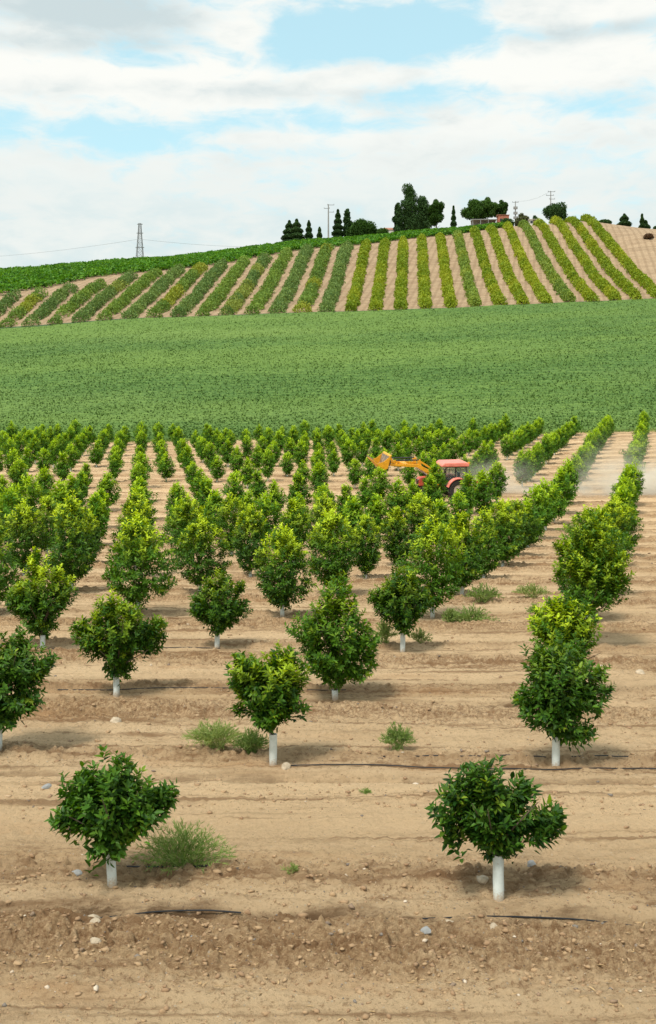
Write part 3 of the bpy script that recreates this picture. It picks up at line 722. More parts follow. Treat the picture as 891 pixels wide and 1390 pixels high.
# ------------------------------------------------------------------ hilltop trees and bushes
M_TD = leafmat('evergreen', (.018, .055, .016), (.065, .135, .034), (.06, .10, .03), .6, .15, .2)
M_TM = leafmat('broadleaf', (.018, .060, .008), (.075, .16, .022), (.10, .16, .03), .6, .2, .2)
M_TO = leafmat('olive_leaf', (.05, .065, .03), (.14, .15, .06), (.2, .18, .08), .65, .15, .2)
def far_tree(name, px, ytop, wpx, Y, kind, label, m=None, ybase=None, group=None, cat='tree'):
    X = (px - 445.5) / F * Y; zt = CAMH - (ytop - 591) / F * Y; z0 = float(macro(X, Y)) - .1
    H = max(zt - z0, 1.5); R = wpx / 2 / F * Y * 1.12
    r = empty(name, (X, Y, z0)); tag(r, label, cat, group)
    rg = np.random.default_rng(int(px * 7 + ytop))
    sz = .55; vol = R * H
    n = int(min(12000, 1200 + vol * 240))
    if kind == 'cone':
        t = rg.uniform(0, 1, n) ** 1.3; th = rg.uniform(0, 2 * np.pi, n)
        lay = .72 + .28 * np.sin(t * H * 2.6 + 1.5 * np.sin(th)) ; rr = R * (1 - t) ** .7 * np.sqrt(rg.uniform(.15, 1, n)) * lay + .1
        P = np.stack([rr * np.cos(th), rr * np.sin(th), H * (.05 + .95 * t)], 1); sz = .5
    else:
        nb = {'round': 20, 'umbrella': 24, 'tall': 34, 'bush': 11}[kind]
        cs = []
        for i in range(nb):
            a = i * 2.4 + rg.uniform(-.4, .4); q = rg.uniform(.1, 1)
            if kind == 'tall': zc = .12 + .80 * i / nb; rad = R * (.62 if zc < .7 else .34) * q; br = R * rg.uniform(.38, .55) * (1.1 - .5 * zc)
            elif kind == 'umbrella': zc = rg.uniform(.42, .86); rad = R * .72 * q; br = R * rg.uniform(.30, .42)
            elif kind == 'bush': zc = rg.uniform(.25, .62); rad = R * .62 * q; br = min(R, H) * rg.uniform(.4, .55)
            else: zc = rg.uniform(.3, .82); rad = R * .62 * q * (1.2 - abs(zc - .55)); br = R * rg.uniform(.38, .52)
            cs.append((rad * np.cos(a), rad * np.sin(a), zc * H, br))
        cs.append((0, 0, H - R * .28, R * .28)); cs = np.array(cs)
        w_ = cs[:, 3] ** 2; w_ /= w_.sum(); pick = rg.choice(len(cs), n, p=w_)
        u = rg.normal(size=(n, 3)); u /= np.linalg.norm(u, axis=1, keepdims=True)
        P = cs[pick, :3] + u * cs[pick, 3:4] * rg.uniform(.55, 1.08, (n, 1)) * np.array([1, 1, 1.15 if kind == 'tall' else .95])
        P[:, 2] = np.clip(P[:, 2], .05 * H, H * 1.02)
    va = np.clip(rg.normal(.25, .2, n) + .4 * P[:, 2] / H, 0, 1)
    V, Fq, va, yo = quad_cloud(P, rg.uniform(.7, 1.3, n) * sz, rg, va, np.zeros(n), .5, .6)
    link('crown', mesh_from('crown', V, Fq, (m or M_TD,), attrs={'var': va, 'young': yo}), r)
    tm = MB(); th_ = H * (.75 if kind in ('cone', 'tall') else .5)
    tm.tube([(0, 0, -.3), (.05 * R, 0, th_ * .5), (0, 0, th_)], [.022 * H + .06, .016 * H + .05, .05], 7)
    for i in range(5):
        a = i * 1.3; tm.tube([(0, 0, th_ * (.3 + .1 * i)), (R * .5 * math.cos(a), R * .5 * math.sin(a), th_ * (.55 + .1 * i))], [.1, .04], 5)
    tm.obj('trunk', M_BARK, r, True)
T = far_tree
T('conifer_tree', 393, 299, 27, 392, 'cone', 'left half of the dark conifer pair at the left end of the hilltop trees')
T('conifer_tree', 403, 297, 27, 390, 'cone', 'right half of the dark conifer pair at the left end of the hilltop trees')
T('cypress_tree', 419.5, 299, 14, 388, 'cone', 'small dark cypress between the conifer pair and the tiny fir')
T('fir_tree', 434, 308, 10, 388, 'cone', 'tiny dark fir just left of the concrete power pole')
T('cypress_tree', 459, 284, 19, 390, 'cone', 'tall dark cypress just right of the concrete power pole')
T('leaning_tree', 472, 283, 15, 394, 'tall', 'slim irregular dark tree between the cypress and the wide round bush')
T('round_bush', 491, 296, 40, 388, 'bush', 'wide rounded green bush at the right of the pole and cypresses', M_TM, cat='bush')
T('poplar_tree', 556, 249, 32, 400, 'tall', 'tallest hilltop tree with a ragged top and pale trunks')
T('poplar_tree', 541, 275, 16, 398, 'tall', 'slim left side stem of the tallest hilltop tree group')
T('poplar_tree', 574, 266, 28, 402, 'tall', 'dark middle tree of the tallest hilltop group')
T('poplar_tree', 592, 270, 22, 400, 'round', 'pointed green tree at the right end of the tallest hilltop group', M_TM)
T('cypress_tree', 616, 279, 9.5, 392, 'cone', 'lone narrow cypress between the tall group and the umbrella pines')
T('pine_tree', 645, 270, 32, 392, 'umbrella', 'wide umbrella pine left of the brick building', M_TM)
T('pine_tree', 662, 267, 26, 394, 'umbrella', 'taller umbrella pine in the middle of the pine clump', M_TM)
T('pine_tree', 681, 271, 19, 396, 'umbrella', 'small round pine behind the red brick wall', M_TM)
T('olive_tree', 708, 289, 22, 386, 'bush', 'greyish olive tree beneath the transformer pole', M_TO)
T('bush', 688, 297, 20, 384, 'bush', 'dark low bush in front of the red brick building', cat='bush')
T('bush', 726, 292, 12, 384, 'bush', 'small dark shrub beside the white hut on the hilltop', cat='bush')
T('broad_tree', 753, 276, 28, 386, 'round', 'dark round tree at the foot of the tall crossarm pole')
T('cypress_tree', 767, 284, 6, 384, 'cone', 'thin dark cypress right beside the dark round tree')
T('bush', 821, 301, 28, 372, 'bush', 'low dark bush where the hedge rows meet the bare slope', cat='bush')
T('cypress_tree', 848, 290, 20, 368, 'cone', 'conical cypress alone on the skyline above the bare slope')
T('cypress_tree', 872, 290, 8, 368, 'cone', 'taller of the twin thin cypresses at the right skyline')
T('cypress_tree', 877, 299, 13, 369, 'cone', 'lower of the twin thin cypresses at the right skyline')
T('bush', 891, 308, 8, 366, 'bush', 'dark bush cut by the right edge on the skyline', cat='bush')
T('hilltop_bush', 518, 309, 18, 386, 'bush', 'low green bush left of the little red roof', M_TM, cat='bush')
T('dry_bush', 880, 320, 24, 318, 'bush', 'brown dry bush on the bare slope at the right edge', leafmat('dry_leaf', (.11, .07, .04), (.24, .15, .09), (.3, .2, .1), .8, .1, .1), cat='bush')

# ------------------------------------------------------------------ buildings, poles, pylon
M_BRICK = simple('red_brick', (.42, .15, .09), .85, scale=1.5, var=.2)
M_ROOF = simple('clay_roof', (.40, .19, .12), .85, scale=2, var=.2)
M_PLAST = simple('plaster', (.62, .60, .55), .85, scale=.8, var=.1)
M_CONC = simple('concrete', (.30, .30, .29), .8, scale=2, var=.15)
M_STEEL = simple('galvanised_steel', (.22, .24, .25), .55, .4, scale=2)
M_DARK = simple('dark_glass', (.03, .035, .04), .2, scale=2)
def at(px, Y, dz=0): X = (px - 445.5) / F * Y; return (X, Y, float(macro(X, Y)) + dz)
def zpx(y, Y): return CAMH - (y - 591) / F * Y
def building(name, px, Y, w_, d_, ytop, label, wall, roofm, roofh=.9, cat='building'):
    x, y, z = at(px, Y, -.6); r = empty(name, (x, y, z)); tag(r, label, cat); h = zpx(ytop, Y) - z - roofh
    MB().box((0, 0, h / 2), (w_, d_, h)).obj('wall', wall, r)
    m = MB(); e = .25
    m.add([(-w_/2-e, -d_/2-e, h), (w_/2+e, -d_/2-e, h), (w_/2+e, d_/2+e, h), (-w_/2-e, d_/2+e, h), (-w_/2-e, 0, h+roofh), (w_/2+e, 0, h+roofh),
           (-w_/2-e, -d_/2-e, h-.12), (w_/2+e, -d_/2-e, h-.12), (w_/2+e, d_/2+e, h-.12), (-w_/2-e, d_/2+e, h-.12)],
          [(0, 1, 5, 4), (2, 3, 4, 5), (0, 4, 3), (1, 2, 5), (6, 7, 1, 0), (8, 9, 3, 2), (7, 8, 2, 1), (9, 6, 0, 3), (9, 8, 7, 6)])
    m.obj('roof', roofm, r)
    wn = MB().box((-w_ * .25, -d_/2 - .03, h * .6), (.9, .06, 1)).obj('window', M_DARK, r)
    MB().box((w_ * .2, -d_/2 - .03, 1.0 + .6), (.9, .06, 2.0)).obj('door', M_BARK, r)
    return r
building('brick_house', 683, 388, 4.0, 4, 291, 'small red brick building between the umbrella pines and the olive tree', M_BRICK, M_ROOF, .5)
building('farmhouse', 529, 400, 4.4, 5, 309, 'little house with a red roof just showing over the vines', M_PLAST, M_ROOF, 1.2)
building('white_hut', 723, 380, 2.2, 2.4, 297, 'tiny white hut at the top of the hedge rows near the crossarm pole', M_PLAST, M_PLAST, .3)
def open_shed():
    x, y, z = at(657, 386, -.3); r = empty('open_shed', (x, y, z)); tag(r, 'pale open-sided shed with a flat roof under the umbrella pines', 'shed')
    h = zpx(299, 386) - z
    MB().box((0, 0, h), (9.5, 4, .25)).obj('roof', M_CONC, r)
    for i in range(4): MB().box((-4.4 + i * 2.93, -1.8, h / 2 - .06), (.2, .2, h - .13)).obj('post', M_CONC, r)
    MB().box((0, 1.8, h / 2 - .06), (9.3, .2, h - .13)).obj('wall', M_CONC, r)
open_shed()
def pole(px, Y, ytop, arms, label, trafo=False, wdt=.16):
    x, y, z = at(px, Y, -.5); r = empty('power_pole', (x, y, z)); tag(r, label, 'pole', 'power poles along the hilltop'); h = zpx(ytop, Y) - z
    m = MB(); m.tube([(0, 0, 0), (0, 0, h)], [wdt * 1.7, wdt], 8); m.obj('pole', M_CONC, r, True)
    for (dz, L, off) in arms:
        MB().box((off, -.12, h - dz), (L, .14, .16)).obj('crossarm', M_STEEL, r)
        for s in (-.45, .45):
            MB().tube([(off + s * L, -.12, h - dz + .08), (off + s * L, -.12, h - dz + .45)], [.09, .06], 6).obj('insulator', M_CONC, r)
    if trafo:
        for dz in (2.6, 4.6, 6.4): MB().box((0, -.3, h - dz), (1.5, .8, .9)).obj('transformer_box', M_CONC, r)
    return (x, y - .12, z + h)
pA = pole(446, 384, 277, [(.3, 2.6, .9), (1.6, 2.2, -.6), (3.0, 2.2, 1.0)], 'concrete power pole with three crossarms left of the tall cypress', wdt=.2)
pB = pole(700, 392, 273, [(.4, 2.4, 0)], 'short pole stacked with grey transformer boxes above the olive tree', True)
pC = pole(748, 388, 259, [(.3, 2.8, .3), (1.7, 3.0, -.3), (3.1, 2.2, .5)], 'tallest pole with staggered crossarms above the dark round tree')
def wire(name, a, b, sag, label, r=.035):
    pts = []
    for i in range(17):
        u = i / 16; p = Vector(a).lerp(Vector(b), u); p.z -= sag * 4 * u * (1 - u); pts.append(p)
    tag(MB().tube(pts, r, 4).obj(name, M_STEEL), label, 'cable', 'overhead cables')
wire('power_cable', pB, pC, 1.2, 'thin cable strung from the transformer pole to the tallest pole')
def pylon(px, Y, ytop):
    x, y, z = at(px, Y, -.5); r = empty('lattice_pylon', (x, y, z)); tag(r, 'steel lattice pylon rising alone behind the left hilltop vines', 'pylon'); H = zpx(ytop, Y) - z
    def hw(t): return .5 + 1.5 * (1 - t) ** 1.1
    C = [(-1, -1), (1, -1), (1, 1), (-1, 1)]
    for sx, sy in C:
        MB().tube([(sx * hw(t), sy * hw(t), H * t) for t in (0, .25, .5, .75, 1)], .12, 5).obj('leg', M_STEEL, r)
    m = MB(); n = 11
    ts = [1 - (1 - i / n) ** 1.15 for i in range(n + 1)]
    for i in range(n):
        a, b = ts[i], ts[i + 1]
        for q in range(4):
            c0, c1 = C[q], C[(q + 1) % 4]
            m.bar((c0[0] * hw(a), c0[1] * hw(a), H * a), (c1[0] * hw(b), c1[1] * hw(b), H * b), .11, .11)
            m.bar((c1[0] * hw(a), c1[1] * hw(a), H * a), (c0[0] * hw(b), c0[1] * hw(b), H * b), .11, .11)
            m.bar((c0[0] * hw(b), c0[1] * hw(b), H * b), (c1[0] * hw(b), c1[1] * hw(b), H * b), .11, .11)
    m.obj('lattice_bracing', M_STEEL, r)
    for dz, L in ((.4, 2.0), (4.6, 2.2), (11.4, 2.6)):
        MB().box((0, 0, H - dz), (L + hw(1 - dz / H) * 1.2, .25, .3)).obj('crossarm', M_STEEL, r)
    return (x, y, z + H)
py = pylon(190, 480, 303)
wire('power_cable', (py[0] - 1.5, py[1], py[2] - 7.6), (-235, 600, zpx(352, 600)), 2, 'cable sloping down from the pylon to the left', .05)
wire('power_cable', (py[0] + 1.5, py[1], py[2] - 7.6), ((445 - 445.5) / F * 520, 520, zpx(333, 520)), 2, 'cable running from the pylon to the right above the vines', .05)

# ------------------------------------------------------------------ tractor with front loader
M_RED = simple('faded_red_paint', (.62, .10, .055), .45, scale=4, var=.12)
M_ROOFRED = simple('sun_bleached_red_roof', (.90, .27, .20), .4, scale=3, var=.1)
M_ORNG = simple('orange_paint', (.88, .40, .02), .4, scale=5, var=.1)
M_ORNGD = simple('worn_bucket_steel', (.36, .27, .19), .55, .3, scale=3, var=.4)
M_BLK = simple('black_iron', (.025, .027, .03), .5, scale=5)
M_TYRE = simple('tyre_rubber', (.035, .033, .03), .85, scale=6)
M_RIM = simple('rim_paint', (.7, .62, .5), .5, scale=6)
M_CHROME = simple('hydraulic_rod', (.55, .57, .58), .25, .9, scale=6)
mg, tg, bgl, _ = mat('cab_glass'); bgl.inputs['Base Color'].default_value = (.55, .68, .66, 1); bgl.inputs['Roughness'].default_value = .05; bgl.inputs['Transmission Weight'].default_value = .9; bgl.inputs['IOR'].default_value = 1.2; bgl.inputs['Alpha'].default_value = .45
def wheel(parent, x, y, r, wd, rim, name='wheel'):
    n = 36; m = MB(); prof = [(rim, -wd*.42), (r*.93, -wd*.5), (r, -wd*.3), (r, wd*.3), (r*.93, wd*.5), (rim, wd*.42)]
    vs = [(x + p[0]*math.cos(2*math.pi*k/n), y + p[1], r + p[0]*math.sin(2*math.pi*k/n)) for p in prof for k in range(n)]; L = len(prof)
    fs = [(i*n+k, i*n+(k+1)%n, ((i+1)%L)*n+(k+1)%n, ((i+1)%L)*n+k) for i in range(L) for k in range(n)]
    m.add(vs, fs)
    for k in range(22):
        for s in (-1, 1):
            a = 2*math.pi*(k + (.25*s)) / 22; c = Vector((x + (r+.015)*math.cos(a), y + s*wd*.22, r + (r+.015)*math.sin(a)))
            m.box(c, (.06, wd*.45, .05), Matrix.Rotation(-a + math.pi/2, 3, 'Y') @ Matrix.Rotation(.5*s, 3, 'Z'))
    o = m.obj(name, M_TYRE, parent, True)
    q = MB(); q.tube([(x, y - wd*.3, r), (x, y + wd*.3, r)], rim*.99, 24); q.tube([(x, y - wd*.42, r), (x, y + wd*.42, r)], rim*.3, 12)
    q.obj('rim', M_RIM, o, True)
def tractor():
    Y = 68.9; X = (609.5 - 445.5) / F * Y
    z = float(macro(X, Y)) - .02
    r = empty('tractor', (X, Y, z)); r.rotation_euler = (math.radians(8), 0, math.radians(13))
    tag(r, 'red cab tractor with a raised orange front loader driving between the trees', 'tractor')
    # local frame: front is -x, near side is -y
    for s in (-1, 1):
        wheel(r, .35, s*.78, .68, .40, .36); wheel(r, -1.75, s*.68, .44, .28, .22)
    MB().box((-.6, 0, .75), (2.6, .5, .42)).obj('chassis', M_BLK, r, bevel=.03)
    MB().bar((-1.75, -.6, .46), (-1.75, .6, .46), .14, .14).obj('front_axle', M_BLK, r)
    MB().bar((.35, -.7, .68), (.35, .7, .68), .2, .2).obj('rear_axle', M_BLK, r)
    hood = MB().prism([(-2.25, .88), (-2.28, 1.28), (-2.15, 1.42), (-.62, 1.52), (-.62, .88)], -.34, .34).obj('hood', M_RED, r, bevel=.05)
    g = MB(); [g.box((-2.29, 0, .98 + i*.07), (.03, .5, .03)) for i in range(5)]; g.obj('grille', M_BLK, r)
    for s in (-1, 1): MB().tube([(-2.29, s*.2, 1.30), (-2.33, s*.2, 1.30)], .07, 12).obj('headlight', M_CHROME, r)
    MB().tube([(-1.0, -.3, 1.45), (-1.0, -.3, 2.05)], .035, 8).obj('exhaust_pipe', M_BLK, r)
    # cab
    fr = MB(); zt = 2.20
    cor = [(-.58, .95, -.50, zt), (.12, .95, .2, zt), (.98, 1.2, .92, zt)]
    for s in (-1, 1):
        for x0, z0, x1, z1 in cor: fr.bar((x0, s*.62, z0), (x1, s*.58, z1), .06, .06)
        fr.bar((-.58, s*.62, .97), (.98, s*.62, 1.2), .06, .08); fr.bar((-.5, s*.58, zt), (.92, s*.58, zt), .06, .06)
    for x0, z0 in ((-.58, .97), (.98, 1.2), (-.5, zt), (.92, zt)): fr.bar((x0, -.6, z0), (x0, .6, z0), .05, .06)
    fr.obj('cab_frame', M_BLK, r)
    gl = MB()
    for s in (-1, 1): gl.add([(-.55, s*.60, 1.0), (.95, s*.60, 1.22), (.9, s*.565, zt-.03), (-.48, s*.565, zt-.03), (-.55, s*.59, 1.0), (.95, s*.59, 1.22), (.9, s*.555, zt-.03), (-.48, s*.555, zt-.03)], [(0,1,2,3),(7,6,5,4),(0,4,5,1),(1,5,6,2),(2,6,7,3),(3,7,4,0)])
    gl.box((.94, 0, 1.7), (.012, 1.1, .92)); gl.box((-.54, 0, 1.6), (.012, 1.1, 1.1)); gl.obj('cab_glass', mg, r)
    ro = MB(); P0 = [(-.86, 2.22), (-.80, 2.36), (-.62, 2.50), (.95, 2.52), (1.10, 2.42), (1.12, 2.24)]
    ro.prism(P0, -.70, .70).obj('cab_roof', M_ROOFRED, r, bevel=.06)
    MB().box((1.13, -.5, 2.46), (.1, .14, .1)).obj('work_lamp', M_ORNG, r)
    MB().box((.35, 0, 1.12), (.5, .5, .12)).obj('seat', M_BLK, r, bevel=.03); MB().box((.6, 0, 1.45), (.1, .45, .6)).obj('backrest', M_BLK, r, bevel=.03)
    sw = MB(); pts = [(-.2 + .07*math.sin(a), .19*math.cos(a), 1.42 + .17*math.sin(a)) for a in [i*math.pi/8 for i in range(17)]]; sw.tube(pts, .015, 6); sw.tube([(-.2, 0, 1.42), (-.42, 0, 1.1)], .02, 6); sw.obj('steering_wheel', M_BLK, r)
    for s in (-1, 1):   # rear fenders
        f = MB(); vs = []; k = 12
        for i in range(k + 1):
            a = math.radians(15 + 150 * i / k)
            for rr in (.77, .82):
                for yy in (s*.58, s*1.0): vs.append((.35 + rr*math.cos(a), yy, .68 + rr*math.sin(a)))
        fs = []
        for i in range(k):
            b = i*4; c = b + 4; fs += [(b, b+1, c+1, c), (b+2, c+2, c+3, b+3), (b, c, c+2, b+2), (b+1, b+3, c+3, c+1)]
        fs += [(0, 2, 3, 1), (k*4, k*4+1, k*4+3, k*4+2)]
        f.add(vs, fs).obj('fender', M_ROOFRED, r, True)
        mr = MB(); mr.bar((-.55, s*.6, 2.0), (-.72, s*.85, 2.06), .025, .025); mr.box((-.73, s*.9, 1.98), (.04, .16, .26)); mr.obj('mirror', M_BLK, r)
    # front loader
    for s in (-1, 1):
        MB().box((-.95, s*.52, 1.15), (.22, .1, 1.0)).obj('loader_bracket', M_ORNG, r)
        arm = MB().prism([(-.98, 1.52), (-1.12, 1.38), (-2.55, 2.20), (-4.35, 2.30), (-4.45, 2.39), (-4.35, 2.44), (-2.44, 2.40), (-.92, 1.62)][::-1], s*.58 - .04, s*.58 + .04)
        arm.obj('loader_arm', M_ORNG, r, bevel=.012)
        lk = MB(); lk.bar((-.95, s*.52, 1.78), (-2.42, s*.52, 2.66), .06, .09); lk.bar((-2.42, s*.52, 2.70), (-2.34, s*.52, 2.30), .07, .22)
        lk.obj('leveling_link', M_ORNG, r)
        lk = MB(); lk.bar((-4.05, s*.52, 2.62), (-4.45, s*.52, 2.54), .07, .12); lk.bar((-4.05, s*.52, 2.68), (-3.95, s*.52, 2.42), .07, .1)
        lk.obj('bucket_link', M_ORNG, r)
        MB().tube([(-2.42, s*.52, 2.68), (-4.02, s*.52, 2.66)], .045, 8).obj('tilt_cylinder', M_BLK, r, True)
        MB().tube([(-1.0, s*.52, .95), (-1.75, s*.52, 1.62), (-2.4, s*.52, 2.1)][0:2], .05, 8).obj('lift_cylinder', M_BLK, r, True)
        MB().tube([(-1.75, s*.52, 1.62), (-2.35, s*.52, 2.12)], .028, 8).obj('lift_rod', M_CHROME, r, True)
    MB().box((-3.3, 0, 2.36), (.34, .98, .14)).obj('cross_beam', M_ORNG, r)
    # bucket, opening rolled back and up
    bk = MB(); hwid = .85
    prof = [(-4.62, 2.10), (-4.88, 2.20), (-5.52, 2.72), (-5.54, 2.68), (-4.92, 2.12), (-4.60, 2.04)]
    P = [(-4.52, 3.02), (-4.40, 3.06), (-4.62, 2.16), (-4.95, 2.02), (-5.60, 2.66), (-5.56, 2.72), (-4.96, 2.14), (-4.72, 2.24)]
    bk.prism(P, -hwid, hwid); b_o = bk.obj('bucket', M_ORNG, r, bevel=.01)
    for s in (-1, 1):
        MB().prism([(-4.46, 3.02), (-4.66, 2.20), (-4.95, 2.06), (-5.40, 2.50), (-4.95, 2.62)], s*hwid - .02, s*hwid + .02).obj('bucket_side', M_ORNG, r)
    MB().prism([(-4.56, 2.96), (-4.53, 2.96), (-4.70, 2.27), (-4.96, 2.17), (-5.52, 2.70), (-5.54, 2.73), (-4.98, 2.22), (-4.74, 2.30)], -hwid + .03, hwid - .03).obj('bucket_lining', M_ORNGD, r)
    [MB().bar((-5.56, -hwid + .12 + i*.27, 2.68), (-5.72, -hwid + .12 + i*.27, 2.86), .06, .04).obj('bucket_tooth', M_ORNGD, r) for i in range(6)]
    for s in (-1, 1): MB().box((-4.43, s*.52, 2.48), (.16, .08, .34)).obj('bucket_hinge', M_BLK, r)
    # cultivator
    c = empty('cultivator', (X + 2.0, Y - .25, z)); tag(c, 'red cultivator hitched behind the tractor at the edge of the dust', 'cultivator')
    MB().box((0, 0, .62), (.14, 1.9, .14)).obj('frame', M_RED, c); MB().box((.5, 0, .62), (.14, 1.9, .14)).obj('frame', M_RED, c)
    a = MB(); a.bar((-.35, 0, .6), (.1, 0, 1.5), .08, .08); a.bar((.1, 0, 1.5), (.55, 0, .65), .08, .08); a.bar((-.4, -.35, .55), (.5, -.35, .62), .07, .07); a.bar((-.4, .35, .55), (.5, .35, .62), .07, .07); a.obj('hitch', M_RED, c)
    MB().box((.28, 0, 1.08), (.7, .8, .42)).obj('hopper', M_ROOFRED, c, bevel=.04)
    for i in range(7):
        yy = -.84 + i*.28; xx = 0 if i % 2 else .5
        MB().tube([(xx, yy, .58), (xx + .16, yy, .38), (xx + .1, yy, .12), (xx - .08, yy, -.04)], [.025, .025, .022, .015], 6).obj('tine', M_BLK, c)
tractor()

def dust():
    m = bpy.data.materials.new('dust'); m.use_nodes = True; t = m.node_tree; t.nodes.clear()
    out = N(t, 'ShaderNodeOutputMaterial'); v = N(t, 'ShaderNodeVolumePrincipled'); t.links.new(v.outputs[0], out.inputs['Volume'])
    v.inputs['Color'].default_value = (.99, .93, .82, 1); v.inputs['Anisotropy'].default_value = 0
    tc = N(t, 'ShaderNodeTexCoord'); sp = N(t, 'ShaderNodeSeparateXYZ'); t.links.new(tc.outputs['Object'], sp.inputs[0])
    def g(o, c, s):
        x = math_node(t, 'DIVIDE', math_node(t, 'SUBTRACT', sp.outputs[o], c), s)
        return math_node(t, 'EXPONENT', math_node(t, 'MULTIPLY', math_node(t, 'MULTIPLY', x, x), -1))
    mp = N(t, 'ShaderNodeMapping'); t.links.new(tc.outputs['Object'], mp.inputs[0]); mp.inputs['Scale'].default_value = (.32, .4, .6)
    nz = tex(t, 1, 4, .6, mp.outputs[0], .6)
    blobs = math_node(t, 'ADD', math_node(t, 'MULTIPLY', math_node(t, 'MULTIPLY', g(0, -5.2, 2.1), g(2, .8, 1.1)), .75), math_node(t, 'MULTIPLY', math_node(t, 'MULTIPLY', g(0, 4.2, 2.6), g(2, 1.0, 1.6)), 1.25))
    blobs = math_node(t, 'ADD', blobs, math_node(t, 'MULTIPLY', math_node(t, 'MULTIPLY', g(0, -1, 5), g(2, .2, .7)), .8))
    d = math_node(t, 'MULTIPLY', math_node(t, 'MULTIPLY', blobs, g(1, 0, 1.6)), smooth(t, nz, .36, .68))
    d = math_node(t, 'MULTIPLY', d, 1.35); t.links.new(d, v.inputs['Density'])
    Y = 70.2; X0 = 16.8; z0 = float(macro(X0, Y)) - .3
    bm = MB().box((0, 0, 2.6), (18, 6, 5.4), None, .8)
    me = bm.mesh('dust_cloud', m); o = link('dust_cloud', me, None, (X0, Y, z0)); tag(o, 'pale dust hanging in the lane behind the tractor', 'dust', kind='stuff')
dust()

# ------------------------------------------------------------------ weeds
def weed(name, px, py_, wpx, hpx, label, n=110, young=.1, sparse=False):
    x, y = px_ground(px, py_); s = F / y; R = wpx / 2 / s; H = hpx / s; rg = np.random.default_rng(int(px * 3 + py_)); r0 = random.Random(int(px))
    V = []; Fq = []; va = []; yo = []; cnt = 0
    Ps = []; Ds = []; Ls = []
    for i in range(n):
        a = rg.uniform(0, 2*np.pi); q = rg.uniform(0, 1) ** .6; base = np.array([rg.normal(0, .18*R), rg.normal(0, .12*R), 0])
        end = np.array([R*q*math.cos(a), R*.6*q*math.sin(a), H*(1 - .62*q**2)*rg.uniform(.55, 1.0)])
        k = 9
        ts = np.linspace(0, 1, k); pts = base[None]*(1 - ts[:, None]) + end[None]*ts[:, None]; pts[:, 2] += .12*H*np.sin(ts*np.pi); pts += rg.normal(0, .006, pts.shape)*ts[:, None]
        for j in range(k - 1):
            Ps.append(pts[j]); d = pts[j + 1] - pts[j]; Ds.append(d); Ls.append(np.linalg.norm(d)*1.1)
            if j > 2:
                for _ in range(3):
                    Ps.append(pts[j]); sd_ = d/np.linalg.norm(d)*.8 + rg.normal(0, .5, 3) + np.array([0, 0, .3]); Ds.append(sd_); Ls.append(rg.uniform(.04, .10)*(1.0 if R > .2 else .7))
    P = np.array(Ps); D = np.array(Ds); L = np.array(Ls); Nn = rg.normal(size=P.shape)
    wd = np.full(len(P), .0065 if not sparse else .006) * max(1, 1050 / (F / y * 8))
    V, Fq, va, yo = leaf_cloud(P, D, Nn, L, wd, rg.uniform(0, 1, len(P)), np.clip(rg.normal(young, .15, len(P)), 0, 1), .1, .02)
    me = mesh_from(name, V, Fq, (M_WEED,), attrs={'var': va, 'young': yo})
    tag(link(name, me, None, (x, y, ground(x, y) - .01)), label, 'weed', 'weeds growing between the tree rows')
weed('feathery_weed', 250, 1180, 158, 80, 'large feathery green weed beside the front left tree', 190, .05)
weed('weed_patch', 292, 1025, 100, 40, 'wide yellow-green weed left of the small pale tree', 150, .35)
weed('weed_patch', 342, 1027, 60, 36, 'green weed touching the trunk of the small pale tree', 110, .1)
weed('weed_tuft', 540, 1020, 52, 40, 'upright weed tuft alone on bare soil, centre right', 80, .1)
weed('weed_patch', 640, 845, 84, 34, 'bushy grey-green weed right of the compact white-guarded tree', 110, .15)
weed('weed_patch', 656, 818, 62, 28, 'small weed patch near two white guards, right of centre', 80, .15)
weed('weed_patch', 722, 815, 56, 22, 'thin dry weed patch left of the large right tree', 60, .4)
weed('weed_tuft', 522, 878, 40, 34, 'grey-green weed just left of the compact white-guarded tree', 60, .2)
weed('weed_tuft', 570, 876, 40, 24, 'thin pale weed just right of the compact white-guarded tree', 40, .4)
weed('weed_patch', 775, 716, 60, 14, 'low weed streak at right beyond the large right tree', 50, .3)
weed('weed_tuft', 612, 848, 26, 26, 'small weed tuft beneath the dark tree right of centre', 40, .2)
weed('weed_tuft', 724, 836, 26, 16, 'tiny weed tuft on the soil left of the yellow shoots', 30, .3)
weed('weed_tuft', 497, 1080, 14, 8, 'tiny green sprout on the pale soil in the centre foreground', 10, .1)
weed('weed_tuft', 398, 1192, 30, 14, 'sparse little sprouts between the two front trees', 12, .3)
# ------------------------------------------------------------------ drip hoses
def hose(py_, x0, x1, seed, label, bury=.5):
    rg = random.Random(seed); Y0 = CAMH * F / (py_ - 591); X = (x0 - 445.5) / F * Y0; Xe = (x1 - 445.5) / F * Y0
    xs = np.arange(X, Xe, .08); yy = Y0 - ROWTILT * .5 * xs + .06 * vnoise(xs * .5, xs * 0, seed) * 2 + .02 * vnoise(xs * 2, xs * 0, seed + 1)
    g = macro(xs, yy) + micro(xs, yy)
    k = 9; gs = np.convolve(np.pad(g, k // 2, mode='edge'), np.ones(k) / k, 'valid')
    z = gs + .012 + .07 * (vnoise(xs * .9, xs * 0, seed + 3) - .05) * bury
    tag(MB().tube(list(zip(xs, yy, z)), .0085, 8).obj('drip_hose', M_HOSE, None, True), label, 'hose', 'drip hoses along the tree rows')
hose(1236, -20, 330, 1, 'black drip hose half buried in the ditch, left part of the foreground', 1.2)
hose(1238, 500, 900, 2, 'black drip hose half buried in the ditch below the front right tree', 1.0)
hose(1189, 150, 290, 3, 'short curved black hose beside the grey guard of the front left tree', .3)
hose(1043, 395, 900, 4, 'thin black drip hose starting by the pale stone, second row', .5)
